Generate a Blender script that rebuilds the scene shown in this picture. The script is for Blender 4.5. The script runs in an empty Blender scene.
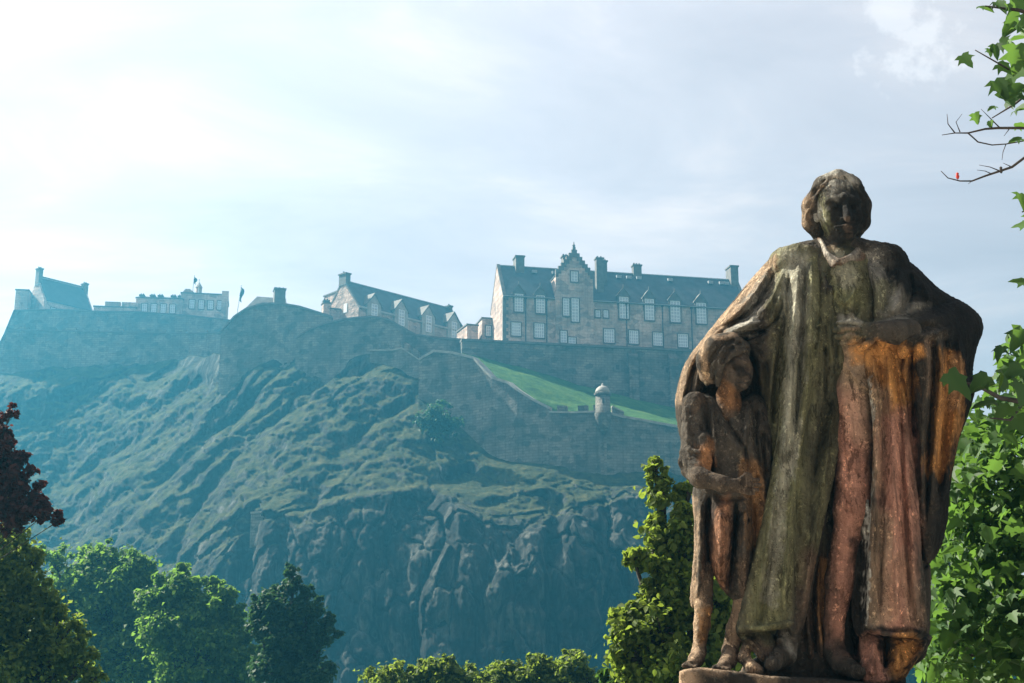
import bpy, bmesh, math, random
import numpy as np
from mathutils import Vector, Matrix, Quaternion
R = math.radians
S = bpy.context.scene
C = S.collection
rng = np.random.default_rng(7)

# ---------------------------------------------------------------- camera
PITCH, FPX, EYE = R(14.0), 1422.0, 1.7
cam_d = bpy.data.cameras.new('camera'); cam = bpy.data.objects.new('camera', cam_d); C.objects.link(cam)
cam.location = (0, 0, EYE); cam.rotation_euler = (R(90)+PITCH, 0, 0)
cam_d.sensor_width = 36.0; cam_d.lens = 36.0*FPX/1024; cam_d.clip_end = 6000; cam_d.clip_start = 0.05
S.camera = cam
# ---------------------------------------------------------------- light
SUN_AZ, SUN_EL = R(-60.0), R(43.0)          # azimuth measured from +Y (into the view) towards +X
sv = Vector((math.sin(SUN_AZ)*math.cos(SUN_EL), math.cos(SUN_AZ)*math.cos(SUN_EL), math.sin(SUN_EL)))
sd = bpy.data.lights.new('sun', 'SUN'); sun = bpy.data.objects.new('sun', sd); C.objects.link(sun)
sd.energy = 5.0; sd.angle = R(0.6); sd.color = (1.0, 0.93, 0.8)
sun.rotation_euler = (-sv).to_track_quat('-Z', 'Y').to_euler()
sun.location = sv*500
W = bpy.data.worlds.new('World'); S.world = W; W.use_nodes = True
wn, wl = W.node_tree.nodes, W.node_tree.links
bg = wn['Background']; bg.inputs[1].default_value = 0.06
sky = wn.new('ShaderNodeTexSky'); sky.sky_type = 'NISHITA'; sky.sun_disc = False
sky.sun_elevation = SUN_EL; sky.sun_rotation = SUN_AZ
sky.air_density = 1.0; sky.dust_density = 2.2; sky.ozone_density = 1.6
# thin high cloud: part of the sky, by direction
def wmath(op, a, b=None):
    n = wn.new('ShaderNodeMath'); n.operation = op
    for i, v in enumerate((a, b)):
        if v is None: continue
        if hasattr(v, 'is_output'): wl.new(v, n.inputs[i])
        else: n.inputs[i].default_value = v
    return n.outputs[0]
tc = wn.new('ShaderNodeTexCoord'); mp = wn.new('ShaderNodeMapping')
sepw = wn.new('ShaderNodeSeparateXYZ'); wl.new(tc.outputs['Generated'], sepw.inputs[0])
den = wmath('ADD', wmath('MAXIMUM', sepw.outputs[2], 0.0), 0.12)
cmb = wn.new('ShaderNodeCombineXYZ')
wl.new(wmath('DIVIDE', sepw.outputs[0], den), cmb.inputs[0]); wl.new(wmath('DIVIDE', sepw.outputs[1], den), cmb.inputs[1])
wl.new(cmb.outputs[0], mp.inputs[0]); mp.inputs['Scale'].default_value = (1.6, 2.6, 1); mp.inputs['Rotation'].default_value = (0, 0, 0.5)
mp.inputs['Location'].default_value = (3.1, 0.7, 0)
n1 = wn.new('ShaderNodeTexNoise'); n1.inputs['Scale'].default_value = 1.0; n1.inputs['Detail'].default_value = 9; n1.inputs['Roughness'].default_value = 0.58; n1.inputs['Distortion'].default_value = 0.6
wl.new(mp.outputs[0], n1.inputs[0])
cr = wn.new('ShaderNodeValToRGB'); cr.color_ramp.elements[0].position = 0.5; cr.color_ramp.elements[1].position = 0.8
cr.color_ramp.elements[0].color = (0.6,)*3+(1,); cr.color_ramp.elements[1].color = (0.85,)*3+(1,)
wl.new(n1.outputs[0], cr.inputs[0])
mixw = wn.new('ShaderNodeMix'); mixw.data_type = 'RGBA'
wl.new(cr.outputs[0], mixw.inputs[0]); wl.new(sky.outputs[0], mixw.inputs[6]); 
# cirrus scatters forward: the veil is brighter towards the sun; one small cumulus hangs on the right
def wdot(v):
    n = wn.new('ShaderNodeVectorMath'); n.operation = 'DOT_PRODUCT'; nv = wn.new('ShaderNodeVectorMath'); nv.operation = 'NORMALIZE'
    wl.new(tc.outputs['Generated'], nv.inputs[0]); wl.new(nv.outputs[0], n.inputs[0]); n.inputs[1].default_value = v; return n.outputs['Value']
glow = wmath('POWER', wmath('MAXIMUM', wdot(tuple(sv)), 0.0), 1.4)
vb = wmath('MULTIPLY', wmath('ADD', wmath('MULTIPLY', glow, 5.6), 3.75), wmath('ADD', wmath('MULTIPLY', n1.outputs[0], 0.9), 0.56))
vcol = wn.new('ShaderNodeMix'); vcol.data_type = 'RGBA'; vcol.blend_type = 'MULTIPLY'; vcol.inputs[0].default_value = 1.0
tint = wn.new('ShaderNodeMix'); tint.data_type = 'RGBA'; wl.new(glow, tint.inputs[0]); tint.inputs[6].default_value = (1.0, 0.91, 0.875, 1); tint.inputs[7].default_value = (1.0, 0.80, 0.70, 1)
wl.new(vb, vcol.inputs[6]); wl.new(tint.outputs[2], vcol.inputs[7])
wl.new(vcol.outputs[2], mixw.inputs[7])
_cd = Vector((0.268, 0.866, 0.424)).normalized()
cn = wn.new('ShaderNodeTexNoise'); cn.inputs['Scale'].default_value = 22.0; cn.inputs['Detail'].default_value = 8; cn.inputs['Roughness'].default_value = 0.62; wl.new(tc.outputs['Generated'], cn.inputs[0])
cm = wmath('MULTIPLY', wmath('SUBTRACT', wdot(tuple(_cd)), 0.9991), 1100.0)
cf = wmath('MINIMUM', wmath('MAXIMUM', wmath('MULTIPLY', wmath('ADD', wmath('MULTIPLY', wmath('MINIMUM', wmath('MAXIMUM', cm, -1.0), 1.0), 0.16), wmath('SUBTRACT', cn.outputs[0], 0.56)), 2.0), 0.0), 0.17)
mix2 = wn.new('ShaderNodeMix'); mix2.data_type = 'RGBA'; wl.new(cf, mix2.inputs[0]); wl.new(mixw.outputs[2], mix2.inputs[6]); mix2.inputs[7].default_value = (9.5, 9.2, 9.0, 1)
wl.new(mix2.outputs[2], bg.inputs[0])
vs = S.view_settings; vs.view_transform = 'Standard'; vs.look = 'None'; vs.exposure = 1.65; vs.gamma = 1.0
S.display_settings.display_device = 'sRGB'; vs.use_curve_mapping = False
S.cycles.max_bounces = 6; S.cycles.transparent_max_bounces = 8; S.cycles.volume_bounces = 0
S.cycles.use_denoising = True; S.cycles.use_adaptive_sampling = False; S.cycles.sample_clamp_indirect = 4.0

# ---------------------------------------------------------------- helpers
cP, sP = math.cos(PITCH), math.sin(PITCH)
def ray(px, py):
    u, v = (px-512.0)/FPX, (341.5-py)/FPX
    return Vector((u, cP - v*sP, sP + v*cP))
def P(px, py, Y):
    d = ray(px, py); t = Y/d.y
    return Vector((d.x*t, Y, d.z*t + EYE))
def tag(o, label=None, cat=None, group=None, kind=None):
    if label: o['label'] = label
    if cat: o['category'] = cat
    if group: o['group'] = group
    if kind: o['kind'] = kind
    return o
def empty(name, loc=(0, 0, 0), rz=0.0, label=None, cat=None, group=None):
    o = bpy.data.objects.new(name, None); C.objects.link(o); o.location = loc; o.rotation_euler = (0, 0, rz)
    o.empty_display_size = 0.2
    return tag(o, label, cat, group)
def np_mesh(name, v, f, mat=None, parent=None, smooth=False, cols=None):
    """v Nx3, f: MxK array or list of index lists"""
    me = bpy.data.meshes.new(name)
    v = np.asarray(v, dtype=np.float32)
    if isinstance(f, np.ndarray):
        M, K = f.shape
        me.vertices.add(len(v)); me.vertices.foreach_set('co', v.ravel())
        me.loops.add(M*K); me.loops.foreach_set('vertex_index', f.astype(np.int32).ravel())
        me.polygons.add(M); me.polygons.foreach_set('loop_start', np.arange(0, M*K, K, dtype=np.int32))
        me.update(calc_edges=True)
    else:
        me.from_pydata(v.tolist(), [], f)
    if smooth:
        me.polygons.foreach_set('use_smooth', np.ones(len(me.polygons), dtype=bool))
    if cols is not None:
        a = me.color_attributes.new('vert_tone', 'FLOAT_COLOR', 'POINT')
        c4 = np.ones((len(v), 4), dtype=np.float32); c4[:, :3] = cols
        a.data.foreach_set('color', c4.ravel())
    if mat: me.materials.append(mat)
    o = bpy.data.objects.new(name, me); C.objects.link(o)
    if parent: o.parent = parent
    return o
class MB:
    """collects boxes, prisms and tubes into ONE mesh"""
    def __init__(s): s.v, s.f = [], []
    def add(s, v, f):
        b = len(s.v); s.v += [tuple(p) for p in v]; s.f += [[i+b for i in q] for q in f]; return s
    def box(s, x0, x1, y0, y1, z0, z1):
        v = [(x, y, z) for z in (z0, z1) for y in (y0, y1) for x in (x0, x1)]
        return s.add(v, [[0,2,3,1],[4,5,7,6],[0,1,5,4],[2,6,7,3],[0,4,6,2],[1,3,7,5]])
    def prism(s, poly, y0, y1):
        """poly of (x,z), extruded along y"""
        n = len(poly); ar = sum(poly[i][0]*poly[(i+1)%n][1]-poly[(i+1)%n][0]*poly[i][1] for i in range(n))
        if ar < 0: poly = poly[::-1]
        v = [(x, y0, z) for x, z in poly] + [(x, y1, z) for x, z in poly]
        f = [list(range(n)), list(range(2*n-1, n-1, -1))]
        f += [[i, i+n, (i+1)%n+n, (i+1)%n] for i in range(n)]
        return s.add(v, f)
    def prism_x(s, poly, x0, x1):
        """poly of (y,z), extruded along x"""
        n = len(poly); ar = sum(poly[i][0]*poly[(i+1)%n][1]-poly[(i+1)%n][0]*poly[i][1] for i in range(n))
        if ar < 0: poly = poly[::-1]
        v = [(x0, y, z) for y, z in poly] + [(x1, y, z) for y, z in poly]
        f = [list(range(n-1, -1, -1)), list(range(n, 2*n))]
        f += [[i, (i+1)%n, (i+1)%n+n, i+n] for i in range(n)]
        return s.add(v, f)
    def tube(s, pts, rad, n=8, cap=True):
        pts = [Vector(p) for p in pts]
        if not hasattr(rad, '__len__'): rad = [rad]*len(pts)
        b = len(s.v)
        up = Vector((0.31, 0.2, 0.93))
        for i, p in enumerate(pts):
            t = (pts[min(i+1, len(pts)-1)] - pts[max(i-1, 0)]).normalized()
            a = t.cross(up)
            if a.length < 1e-3: a = t.cross(Vector((1, 0, 0)))
            a.normalize(); c = t.cross(a)
            for k in range(n):
                w = 2*math.pi*k/n
                s.v.append(tuple(p + (a*math.cos(w)+c*math.sin(w))*rad[i]))
        for i in range(len(pts)-1):
            for k in range(n):
                s.f.append([b+i*n+k, b+i*n+(k+1)%n, b+(i+1)*n+(k+1)%n, b+(i+1)*n+k])
        if cap:
            s.f.append([b+k for k in range(n-1, -1, -1)]); e = b+(len(pts)-1)*n
            s.f.append([e+k for k in range(n)])
        return s
    def lathe(s, prof, cx, cy, n=16):
        b = len(s.v)
        for r, z in prof:
            for k in range(n):
                w = 2*math.pi*k/n; s.v.append((cx+r*math.cos(w), cy+r*math.sin(w), z))
        for i in range(len(prof)-1):
            for k in range(n):
                s.f.append([b+i*n+k, b+i*n+(k+1)%n, b+(i+1)*n+(k+1)%n, b+(i+1)*n+k])
        s.f.append([b+k for k in range(n-1, -1, -1)]); e = b+(len(prof)-1)*n; s.f.append([e+k for k in range(n)])
        return s
    def build(s, name, mat, parent=None, smooth=False):
        return np_mesh(name, s.v, s.f, mat, parent, smooth)

# numpy gradient noise
_perm = np.random.default_rng(3).permutation(256); _perm = np.concatenate([_perm]*3)
_grad = np.random.default_rng(4).normal(size=(256, 3)).astype(np.float32); _grad /= np.linalg.norm(_grad, axis=1)[:, None]
def noise3(p):
    p = np.asarray(p, dtype=np.float32); i = np.floor(p).astype(np.int64); f = p - i; i &= 255
    u = f*f*f*(f*(f*6-15)+10); out = 0
    for dx in (0, 1):
        for dy in (0, 1):
            for dz in (0, 1):
                h = _perm[_perm[_perm[i[..., 0]+dx]+i[..., 1]+dy]+i[..., 2]+dz]
                g = _grad[h]
                d = g[..., 0]*(f[..., 0]-dx)+g[..., 1]*(f[..., 1]-dy)+g[..., 2]*(f[..., 2]-dz)
                w = (u[..., 0] if dx else 1-u[..., 0])*(u[..., 1] if dy else 1-u[..., 1])*(u[..., 2] if dz else 1-u[..., 2])
                out = out + w*d
    return out
def fbm(p, oct=4, gain=0.5, ridged=False):
    p = np.asarray(p, dtype=np.float32); a, s, t = 1.0, 0, 0
    for k in range(oct):
        n = noise3(p*(2**k)+k*17.3)
        s = s + a*((0.5-np.abs(n)*1.4) if ridged else n*1.4); t += a; a *= gain
    return s/t

def worley(p, seed=0):
    p = np.asarray(p, dtype=np.float32); i = np.floor(p).astype(np.int64); f = p-i; d1 = np.full(p.shape[:-1], 9.0, np.float32); d2 = d1.copy(); cid = np.zeros(p.shape[:-1], np.float32)
    for dx in (-1, 0, 1):
        for dy in (-1, 0, 1):
            for dz in (-1, 0, 1):
                h = _perm[_perm[_perm[(i[..., 0]+dx+seed) & 255]+((i[..., 1]+dy) & 255)]+((i[..., 2]+dz) & 255)]
                j = _grad[h]*0.42+0.5
                d = np.sqrt((dx+j[..., 0]-f[..., 0])**2+(dy+j[..., 1]-f[..., 1])**2+(dz+j[..., 2]-f[..., 2])**2)
                c = d < d1; d2 = np.where(c, d1, np.minimum(d2, d)); cid = np.where(c, h/255.0, cid); d1 = np.where(c, d, d1)
    return d1, d2, cid
# ---------------------------------------------------------------- materials
class NT:
    def __init__(s, name):
        s.m = bpy.data.materials.new(name); s.m.use_nodes = True
        s.n, s.l = s.m.node_tree.nodes, s.m.node_tree.links
        s.b = s.n['Principled BSDF']; s.out = s.n['Material Output']
        s.b.inputs['Specular IOR Level'].default_value = 0.3
        s.tc = s.n.new('ShaderNodeTexCoord'); s.obj = s.tc.outputs['Object']
        g = s.n.new('ShaderNodeNewGeometry'); s.pos = g.outputs['Position']; s.nrm = g.outputs['Normal']; s.geo = g
    def put(s, sock, v):
        if hasattr(v, 'is_output'): s.l.new(v, sock)
        else: sock.default_value = v if not (isinstance(v, tuple) and len(v) == 3 and sock.type == 'RGBA') else v+(1,)
    def map(s, vec, scale=(1, 1, 1), rot=(0, 0, 0), loc=(0, 0, 0)):
        n = s.n.new('ShaderNodeMapping'); s.l.new(vec, n.inputs[0]); n.inputs['Scale'].default_value = scale; n.inputs['Rotation'].default_value = rot; n.inputs['Location'].default_value = loc
        return n.outputs[0]
    def noise(s, vec, scale, detail=4, rough=0.55, dist=0.0):
        n = s.n.new('ShaderNodeTexNoise'); s.l.new(vec, n.inputs[0])
        n.inputs['Scale'].default_value = scale; n.inputs['Detail'].default_value = detail; n.inputs['Roughness'].default_value = rough; n.inputs['Distortion'].default_value = dist
        return n.outputs[0]
    def vor(s, vec, scale, feat='F1', out=0):
        n = s.n.new('ShaderNodeTexVoronoi'); s.l.new(vec, n.inputs[0]); n.inputs['Scale'].default_value = scale; n.feature = feat
        return n.outputs[out]
    def ramp(s, fac, stops):
        n = s.n.new('ShaderNodeValToRGB'); s.l.new(fac, n.inputs[0]); e = n.color_ramp.elements
        while len(e) < len(stops): e.new(0.5)
        for q, (p, c) in zip(e, stops):
            q.position = p; q.color = (c if isinstance(c, tuple) else (c,)*3)+(1,)
        return n.outputs[0]
    def mix(s, fac, a, b, mode='MIX'):
        n = s.n.new('ShaderNodeMix'); n.data_type = 'RGBA'; n.blend_type = mode
        s.put(n.inputs[0], fac); s.put(n.inputs[6], a); s.put(n.inputs[7], b); return n.outputs[2]
    def math(s, op, a, b=0.0, clamp=False):
        n = s.n.new('ShaderNodeMath'); n.operation = op; n.use_clamp = clamp; s.put(n.inputs[0], a); s.put(n.inputs[1], b); return n.outputs[0]
    def sep(s, v):
        n = s.n.new('ShaderNodeSeparateXYZ'); s.l.new(v, n.inputs[0]); return n.outputs
    def bump(s, h, strength=0.5, dist=0.1):
        n = s.n.new('ShaderNodeBump'); n.inputs['Strength'].default_value = strength; n.inputs['Distance'].default_value = dist
        s.l.new(h, n.inputs['Height']); s.l.new(n.outputs[0], s.b.inputs['Normal'])
    def fin(s, col, rough=0.85, spec=None):
        s.put(s.b.inputs['Base Color'], col); s.put(s.b.inputs['Roughness'], rough)
        if spec is not None: s.b.inputs['Specular IOR Level'].default_value = spec
        return s.m
def stone_mat(name, c0, c1, dark, spec_scale=1.0):
    t = NT(name)
    bn = t.n.new('ShaderNodeTexBrick'); t.l.new(t.map(t.obj, (1, 1, 1), (R(90), 0, 0)), bn.inputs[0])
    bn.inputs['Color1'].default_value = c0+(1,); bn.inputs['Color2'].default_value = c1+(1,); bn.inputs['Mortar'].default_value = tuple(x*0.85 for x in c0)+(1,)
    bn.inputs['Scale'].default_value = 1.0; bn.inputs['Brick Width'].default_value = 1.3*spec_scale; bn.inputs['Row Height'].default_value = 0.55*spec_scale; bn.inputs['Mortar Size'].default_value = 0.05; bn.inputs['Bias'].default_value = 0.0
    vc = t.vor(t.map(t.obj, (1.0, 1.0, 1.5)), 0.8, out=1)
    sp = t.ramp(t.sep(vc)[0], [(0.80, 0.0), (0.83, 1.0)])
    big = t.ramp(t.noise(t.pos, 0.25, 6, 0.65), [(0.42, 0.0), (0.58, 1.0)])
    c = t.mix(t.math('MULTIPLY', sp, 0.55), bn.outputs[0], dark)
    c = t.mix(t.math('MULTIPLY', big, 0.6), c, dark)
    st = t.ramp(t.noise(t.map(t.pos, (1.4, 1.4, 0.12)), 1.0, 5, 0.6), [(0.5, 0.0), (0.75, 1.0)])
    c = t.mix(t.math('MULTIPLY', st, 0.45), c, tuple(x*0.5 for x in dark))
    t.bump(t.math('ADD', t.noise(t.pos, 1.6, 5, .7), t.math('MULTIPLY', t.sep(vc)[1], 0.5)), 0.9, 0.4)
    return t.fin(c, 0.9)
def plain_mat(name, c, rough=0.8, var=0.35, scale=1.0, spec=0.3):
    t = NT(name); n = t.noise(t.pos, scale, 6, 0.6)
    return t.fin(t.mix(t.ramp(n, [(0.3, 0.0), (0.7, 1.0)]), tuple(x*(1-var) for x in c), tuple(min(1, x*(1+var)) for x in c)), rough, spec)
M = {}
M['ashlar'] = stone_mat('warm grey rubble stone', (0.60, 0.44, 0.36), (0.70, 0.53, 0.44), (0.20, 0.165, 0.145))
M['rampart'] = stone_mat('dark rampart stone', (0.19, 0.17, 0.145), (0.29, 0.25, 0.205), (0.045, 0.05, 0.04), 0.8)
M['dressed'] = plain_mat('dressed stone', (0.13, 0.12, 0.108), 0.85, 0.3, 1.2)
M['coping'] = plain_mat('coping stone', (0.30, 0.28, 0.25), 0.85, 0.3, 1.0)
M['pale'] = plain_mat('pale dormer stone', (0.33, 0.31, 0.28), 0.85, 0.25, 1.0)
M['slate'] = plain_mat('dark slate', (0.05, 0.055, 0.062), 0.6, 0.35, 0.8)
M['lead'] = plain_mat('lead flashing', (0.30, 0.31, 0.32), 0.5, 0.2, 1.0)
M['white'] = plain_mat('white window paint', (0.78, 0.78, 0.76), 0.5, 0.05, 1.0)
M['paving'] = plain_mat('stone paving', (0.46, 0.41, 0.345), 0.85, 0.15, 1.5)
M['pipe'] = plain_mat('iron downpipe', (0.05, 0.05, 0.05), 0.5, 0.2, 1.0)
t = NT('window glass'); M['glass'] = t.fin((0.42, 0.47, 0.52), 0.08, 0.8)
# ================================================================ LAND
def rbf(ctrl):
    c = np.array(ctrl, float); X = c[:, :2]/100; y = c[:, 2]
    def phi(r): return np.where(r > 1e-9, r*r*np.log(np.maximum(r, 1e-9)), 0)
    n = len(c); A = np.zeros((n+3, n+3)); d = np.linalg.norm(X[:, None]-X[None], axis=2)
    A[:n, :n] = phi(d) + np.eye(n)*0.02; A[:n, n] = 1; A[:n, n+1:] = X; A[n, :n] = 1; A[n+1:, :n] = X.T
    w = np.linalg.solve(A, np.concatenate([y, [0, 0, 0]]))
    def ev(px, py):
        Q = np.stack([px.ravel(), py.ravel()], 1)/100; o = np.zeros(len(Q))
        for k in range(n): o += w[k]*phi(np.linalg.norm(Q-X[k], axis=1))
        return (o + w[n] + Q@w[n+1:]).reshape(px.shape)
    return ev
def Pn(px, py, Y):
    u, v = (px-512.0)/FPX, (341.5-py)/FPX
    t = Y/(cP-v*sP); return np.stack([u*t, Y, (sP+v*cP)*t+EYE], -1)
# ground sheet: street terrace near the camera, gardens sunk in a valley, then level to the horizon
def ground_z(x, y):
    s = np.clip((y-13)/45.0, 0, 1); s = s*s*(3-2*s)
    return -17.0*s + 1.2*fbm(np.stack([x*0.02, y*0.02, 0*x], -1), 3)*s
gx = np.concatenate([np.linspace(-2600, -220, 12), np.linspace(-200, 200, 81), np.linspace(220, 2600, 12)])
gy = np.concatenate([np.linspace(-60, 260, 81), np.linspace(280, 3000, 16)])
GX, GY = np.meshgrid(gx, gy)
gv = np.stack([GX, GY, ground_z(GX, GY)], -1).reshape(-1, 3)
nx, ny = len(gx), len(gy); ii = (np.arange(ny-1)[:, None]*nx+np.arange(nx-1)[None]).ravel()
t = NT('garden grass'); n = t.noise(t.pos, 0.35, 8, 0.65)
M['lawn'] = t.fin(t.ramp(n, [(0.3, (0.03, 0.05, 0.015)), (0.7, (0.075, 0.11, 0.03))]), 0.9)
pv_ = MB(); pv_.add([(-120, -55, .004), (120, -55, .004), (120, 11.5, .004), (-120, 11.5, .004)], [[0, 1, 2, 3]])
tag(pv_.build('pavement', M['paving']), kind='structure')
tag(np_mesh('ground', gv, np.stack([ii, ii+1, ii+nx+1, ii+nx], 1), M['lawn'], smooth=True), kind='structure')

# the crag: a rock relief with its own depth
hill_ctrl = [(-260,560,305),(-260,430,330),(-100,430,300),(-100,600,265),(-100,760,225),
 (0,374,284.5),(0,440,272),(0,520,252),(0,640,222),(0,760,205),(60,370,284),(60,440,270),(70,520,250),(60,640,218),
 (120,366,282),(130,440,258),(130,520,232),(180,364,279),(200,430,246),(200,500,224),(200,600,204),(200,760,190),
 (228,356,257),(255,364,248.5),(275,358,246.5),(300,350,245),(330,352,243),(330,400,230),(330,450,217),(250,512,207),(250,545,203),(250,640,196),
 (400,362,234),(400,420,222),(370,470,212),(370,500,204),(350,540,199),(350,640,192),(350,760,184),
 (437,405,224),(437,450,216),(450,490,206),(450,512,199),(450,640,190),(450,760,184),(500,458,219),(500,480,211),(500,505,201),
 (560,465,215),(560,490,206),(560,520,199),(600,472,213),(620,500,206),(620,540,200),(620,640,192),(600,760,185),
 (690,478,214),(690,540,206),(690,640,198),(690,760,190),(800,500,222),(800,640,206),(800,760,195),(950,560,235),(950,700,215),(1150,640,255),(1150,760,240)]
hdep = rbf(hill_ctrl)
sky_line = np.array([(-260,560),(-180,480),(-100,430),(-30,396),(0,372),(60,366),(150,362),(225,352),(250,358),(268,356),(290,346),(330,348),(400,358),(420,376),(437,398),(490,450),(555,458),(600,464),(690,470),(800,500),(950,560),(1150,640)], float)
cols_px = np.arange(-260, 1151, 1.3); NV = 340
top = np.interp(cols_px, sky_line[:, 0], sky_line[:, 1])
top = top+np.array(fbm(np.stack([cols_px*.05, 0*cols_px, 0*cols_px], -1), 4))*9
vv = np.linspace(0, 1, NV)
PX = np.repeat(cols_px[None], NV, 0); PY = top[None] + (790-top[None])*vv[:, None]
HY = hdep(PX, PY); HV = Pn(PX, PY, HY)
# natural relief
tx, tz, ty = HV[..., 0], HV[..., 2], HV[..., 1]
cliff = np.clip((PY-492-18*np.sin(PX/37))/26, 0, 1)*np.clip((PX-215)/60, 0, 1)
ang = R(38); sx_, sz_ = tx*math.cos(ang)+tz*math.sin(ang), -tx*math.sin(ang)+tz*math.cos(ang)
slopeN = fbm(np.stack([sx_*0.035, sz_*0.16, ty*0.03], -1), 5, 0.55, True)*1.3 + fbm(np.stack([tx*0.07, tz*0.07, ty*0.07], -1), 6, 0.62)*5.0 + fbm(np.stack([sx_*0.02, sz_*0.09, ty*0.03+3], -1), 4, 0.6)*2.0
cliffN = fbm(np.stack([tx*0.13, tz*0.022, ty*0.03], -1), 5, 0.55, True)*6.5 + fbm(np.stack([tx*0.22, tz*0.16, ty*0.1], -1), 4, 0.6)*2.2 + fbm(np.stack([tx*0.05, tz*0.13, ty*0.1+9], -1), 3, 0.5, True)*2.5
edge = np.clip((PY-top[None])/25.0, 0, 1)*0.9+0.1
disp = (slopeN*(1-cliff)+cliffN*cliff)*edge
HV[..., 1] -= disp - 1.0
wx = np.stack([tx*0.085, tz*0.03, ty*0.05], -1)+fbm(np.stack([tx*.05, tz*.05, ty*.05], -1), 2)[..., None]*0.5
d1, d2, cid = worley(wx, 3); HV[..., 1] -= cliff*edge*((cid-.5)*5.0 - np.clip(.12-(d2-d1), 0, 1)*14)
d1, d2, cid = worley(np.stack([tx*0.24, tz*0.12, ty*0.2], -1), 9); HV[..., 1] -= (0.35+.65*cliff)*edge*((cid-.5)*2.2 - np.clip(.1-(d2-d1), 0, 1)*8)
bl = np.clip(fbm(np.stack([tx*0.03, tz*0.03, ty*0.03+4], -1), 3)*3+.3, 0, 1)*(1-cliff)
d1, d2, cid = worley(np.stack([sx_*0.10, sz_*0.2, ty*0.15], -1), 21); HV[..., 1] -= bl*edge*((cid-.5)*3.0 - np.clip(.12-(d2-d1), 0, 1)*8)
def pxline(pts, w, amp):
    d = np.full(PX.shape, 1e9)
    for (ax, ay), (bx, by) in zip(pts[:-1], pts[1:]):
        L = (bx-ax)**2+(by-ay)**2; q = np.clip(((PX-ax)*(bx-ax)+(PY-ay)*(by-ay))/L, 0, 1); d = np.minimum(d, np.hypot(PX-ax-q*(bx-ax), PY-ay-q*(by-ay)))
    wob = fbm(HV*0.09, 3)*7
    return amp*np.exp(-(np.maximum(d+wob, 0)/w)**2)*np.clip(.7+1.6*fbm(HV*0.07+7, 3), .1, 1.6)
for pts, w, amp in (([(292,352),(262,384),(226,418),(150,486),(110,540)], 7, 5.5), ([(338,362),(300,400),(246,440),(196,500),(170,560)], 6, 4.5), ([(200,380),(150,420),(90,470)], 8, 4.5), ([(410,400),(352,440),(318,480),(300,520)], 6, 3.5), ([(470,470),(420,492),(385,540),(372,640)], 7, 4), ([(560,500),(548,560),(552,650)], 7, 4.5), ([(250,516),(240,580),(232,650)], 9, 6)):
    HV[..., 1] += pxline(pts, w, amp*.75)*edge
for pts, w, amp in (([(300,376),(262,410),(212,452),(140,520)], 6, 3.5), ([(255,512),(300,516),(350,500),(420,490),(480,498),(545,490)], 5, 4.0), ([(330,430),(390,436),(440,462)], 7, 3), ([(640,500),(600,508),(560,512)], 5, 3)):
    HV[..., 1] -= pxline(pts, w, amp*.65)*edge
HV[..., 1] -= (fbm(HV*0.45, 4, .6)*0.9+fbm(HV*np.array([.25, .25, .09])+5, 3, .5, True)*1.2*(.3+cliff))*edge
# plateau behind the rim
back = []
for k, (dy, dz) in enumerate(((6, .8), (30, 1.5), (120, 0), (220, -20))):
    r = HV[0].copy(); r[:, 1] += dy; r[:, 2] += dz; back.append(r)
HVf = np.concatenate([np.stack(back[::-1]), HV], 0)
nr, nc = HVf.shape[:2]; hill_cols = np.repeat(np.concatenate([np.zeros((4, nc)), cliff], 0).reshape(-1, 1), 3, 1)
ii = (np.arange(nr-1)[:, None]*nc+np.arange(nc-1)[None]).ravel()
t = NT('crag rock and turf')
nz = t.sep(t.nrm)[2]
strk = t.noise(t.map(t.pos, (0.07, 0.07, 0.3), (0, R(-38), 0)), 1.0, 7, 0.65)
fine = t.noise(t.pos, 0.5, 8, 0.7)
crk = t.vor(t.map(t.pos, (0.3, 0.3, 0.1)), 1.0, 'DISTANCE_TO_EDGE')
rock = t.ramp(t.noise(t.map(t.pos, (0.35, 0.35, 0.06)), 1.0, 8, 0.7), [(0.36, (0.012, 0.015, 0.015)), (0.5, (0.045, 0.048, 0.044)), (0.6, (0.12, 0.12, 0.105)), (0.72, (0.26, 0.25, 0.22))])
turf = t.ramp(fine, [(0.3, (0.018, 0.028, 0.012)), (0.5, (0.055, 0.066, 0.026)), (0.7, (0.13, 0.12, 0.055))])
g = t.math('ADD', t.math('MULTIPLY', nz, 1.1), t.math('ADD', t.math('MULTIPLY', strk, 1.3), -0.85))
g = t.math('ADD', g, t.math('MULTIPLY', t.math('ADD', fine, -0.5), 0.8))
at = t.n.new('ShaderNodeAttribute'); at.attribute_name = 'vert_tone'
g = t.math('SUBTRACT', g, t.math('MULTIPLY', t.sep(at.outputs['Color'])[0], 0.42))
rock = t.mix(t.ramp(crk, [(0.0, 0.75), (0.09, 0.0)]), rock, (0.01, 0.012, 0.012))
col = t.mix(t.ramp(g, [(0.3, 0.0), (0.62, 1.0)]), rock, turf)
t.bump(t.noise(t.pos, 0.8, 8, 0.8), 1.0, 1.2)
M['crag'] = t.fin(col, 0.95, 0.1)
tag(np_mesh('hill', HVf.reshape(-1, 3), np.stack([ii, ii+nc, ii+nc+1, ii+1], 1), M['crag'], smooth=False, cols=hill_cols), kind='structure')

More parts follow.
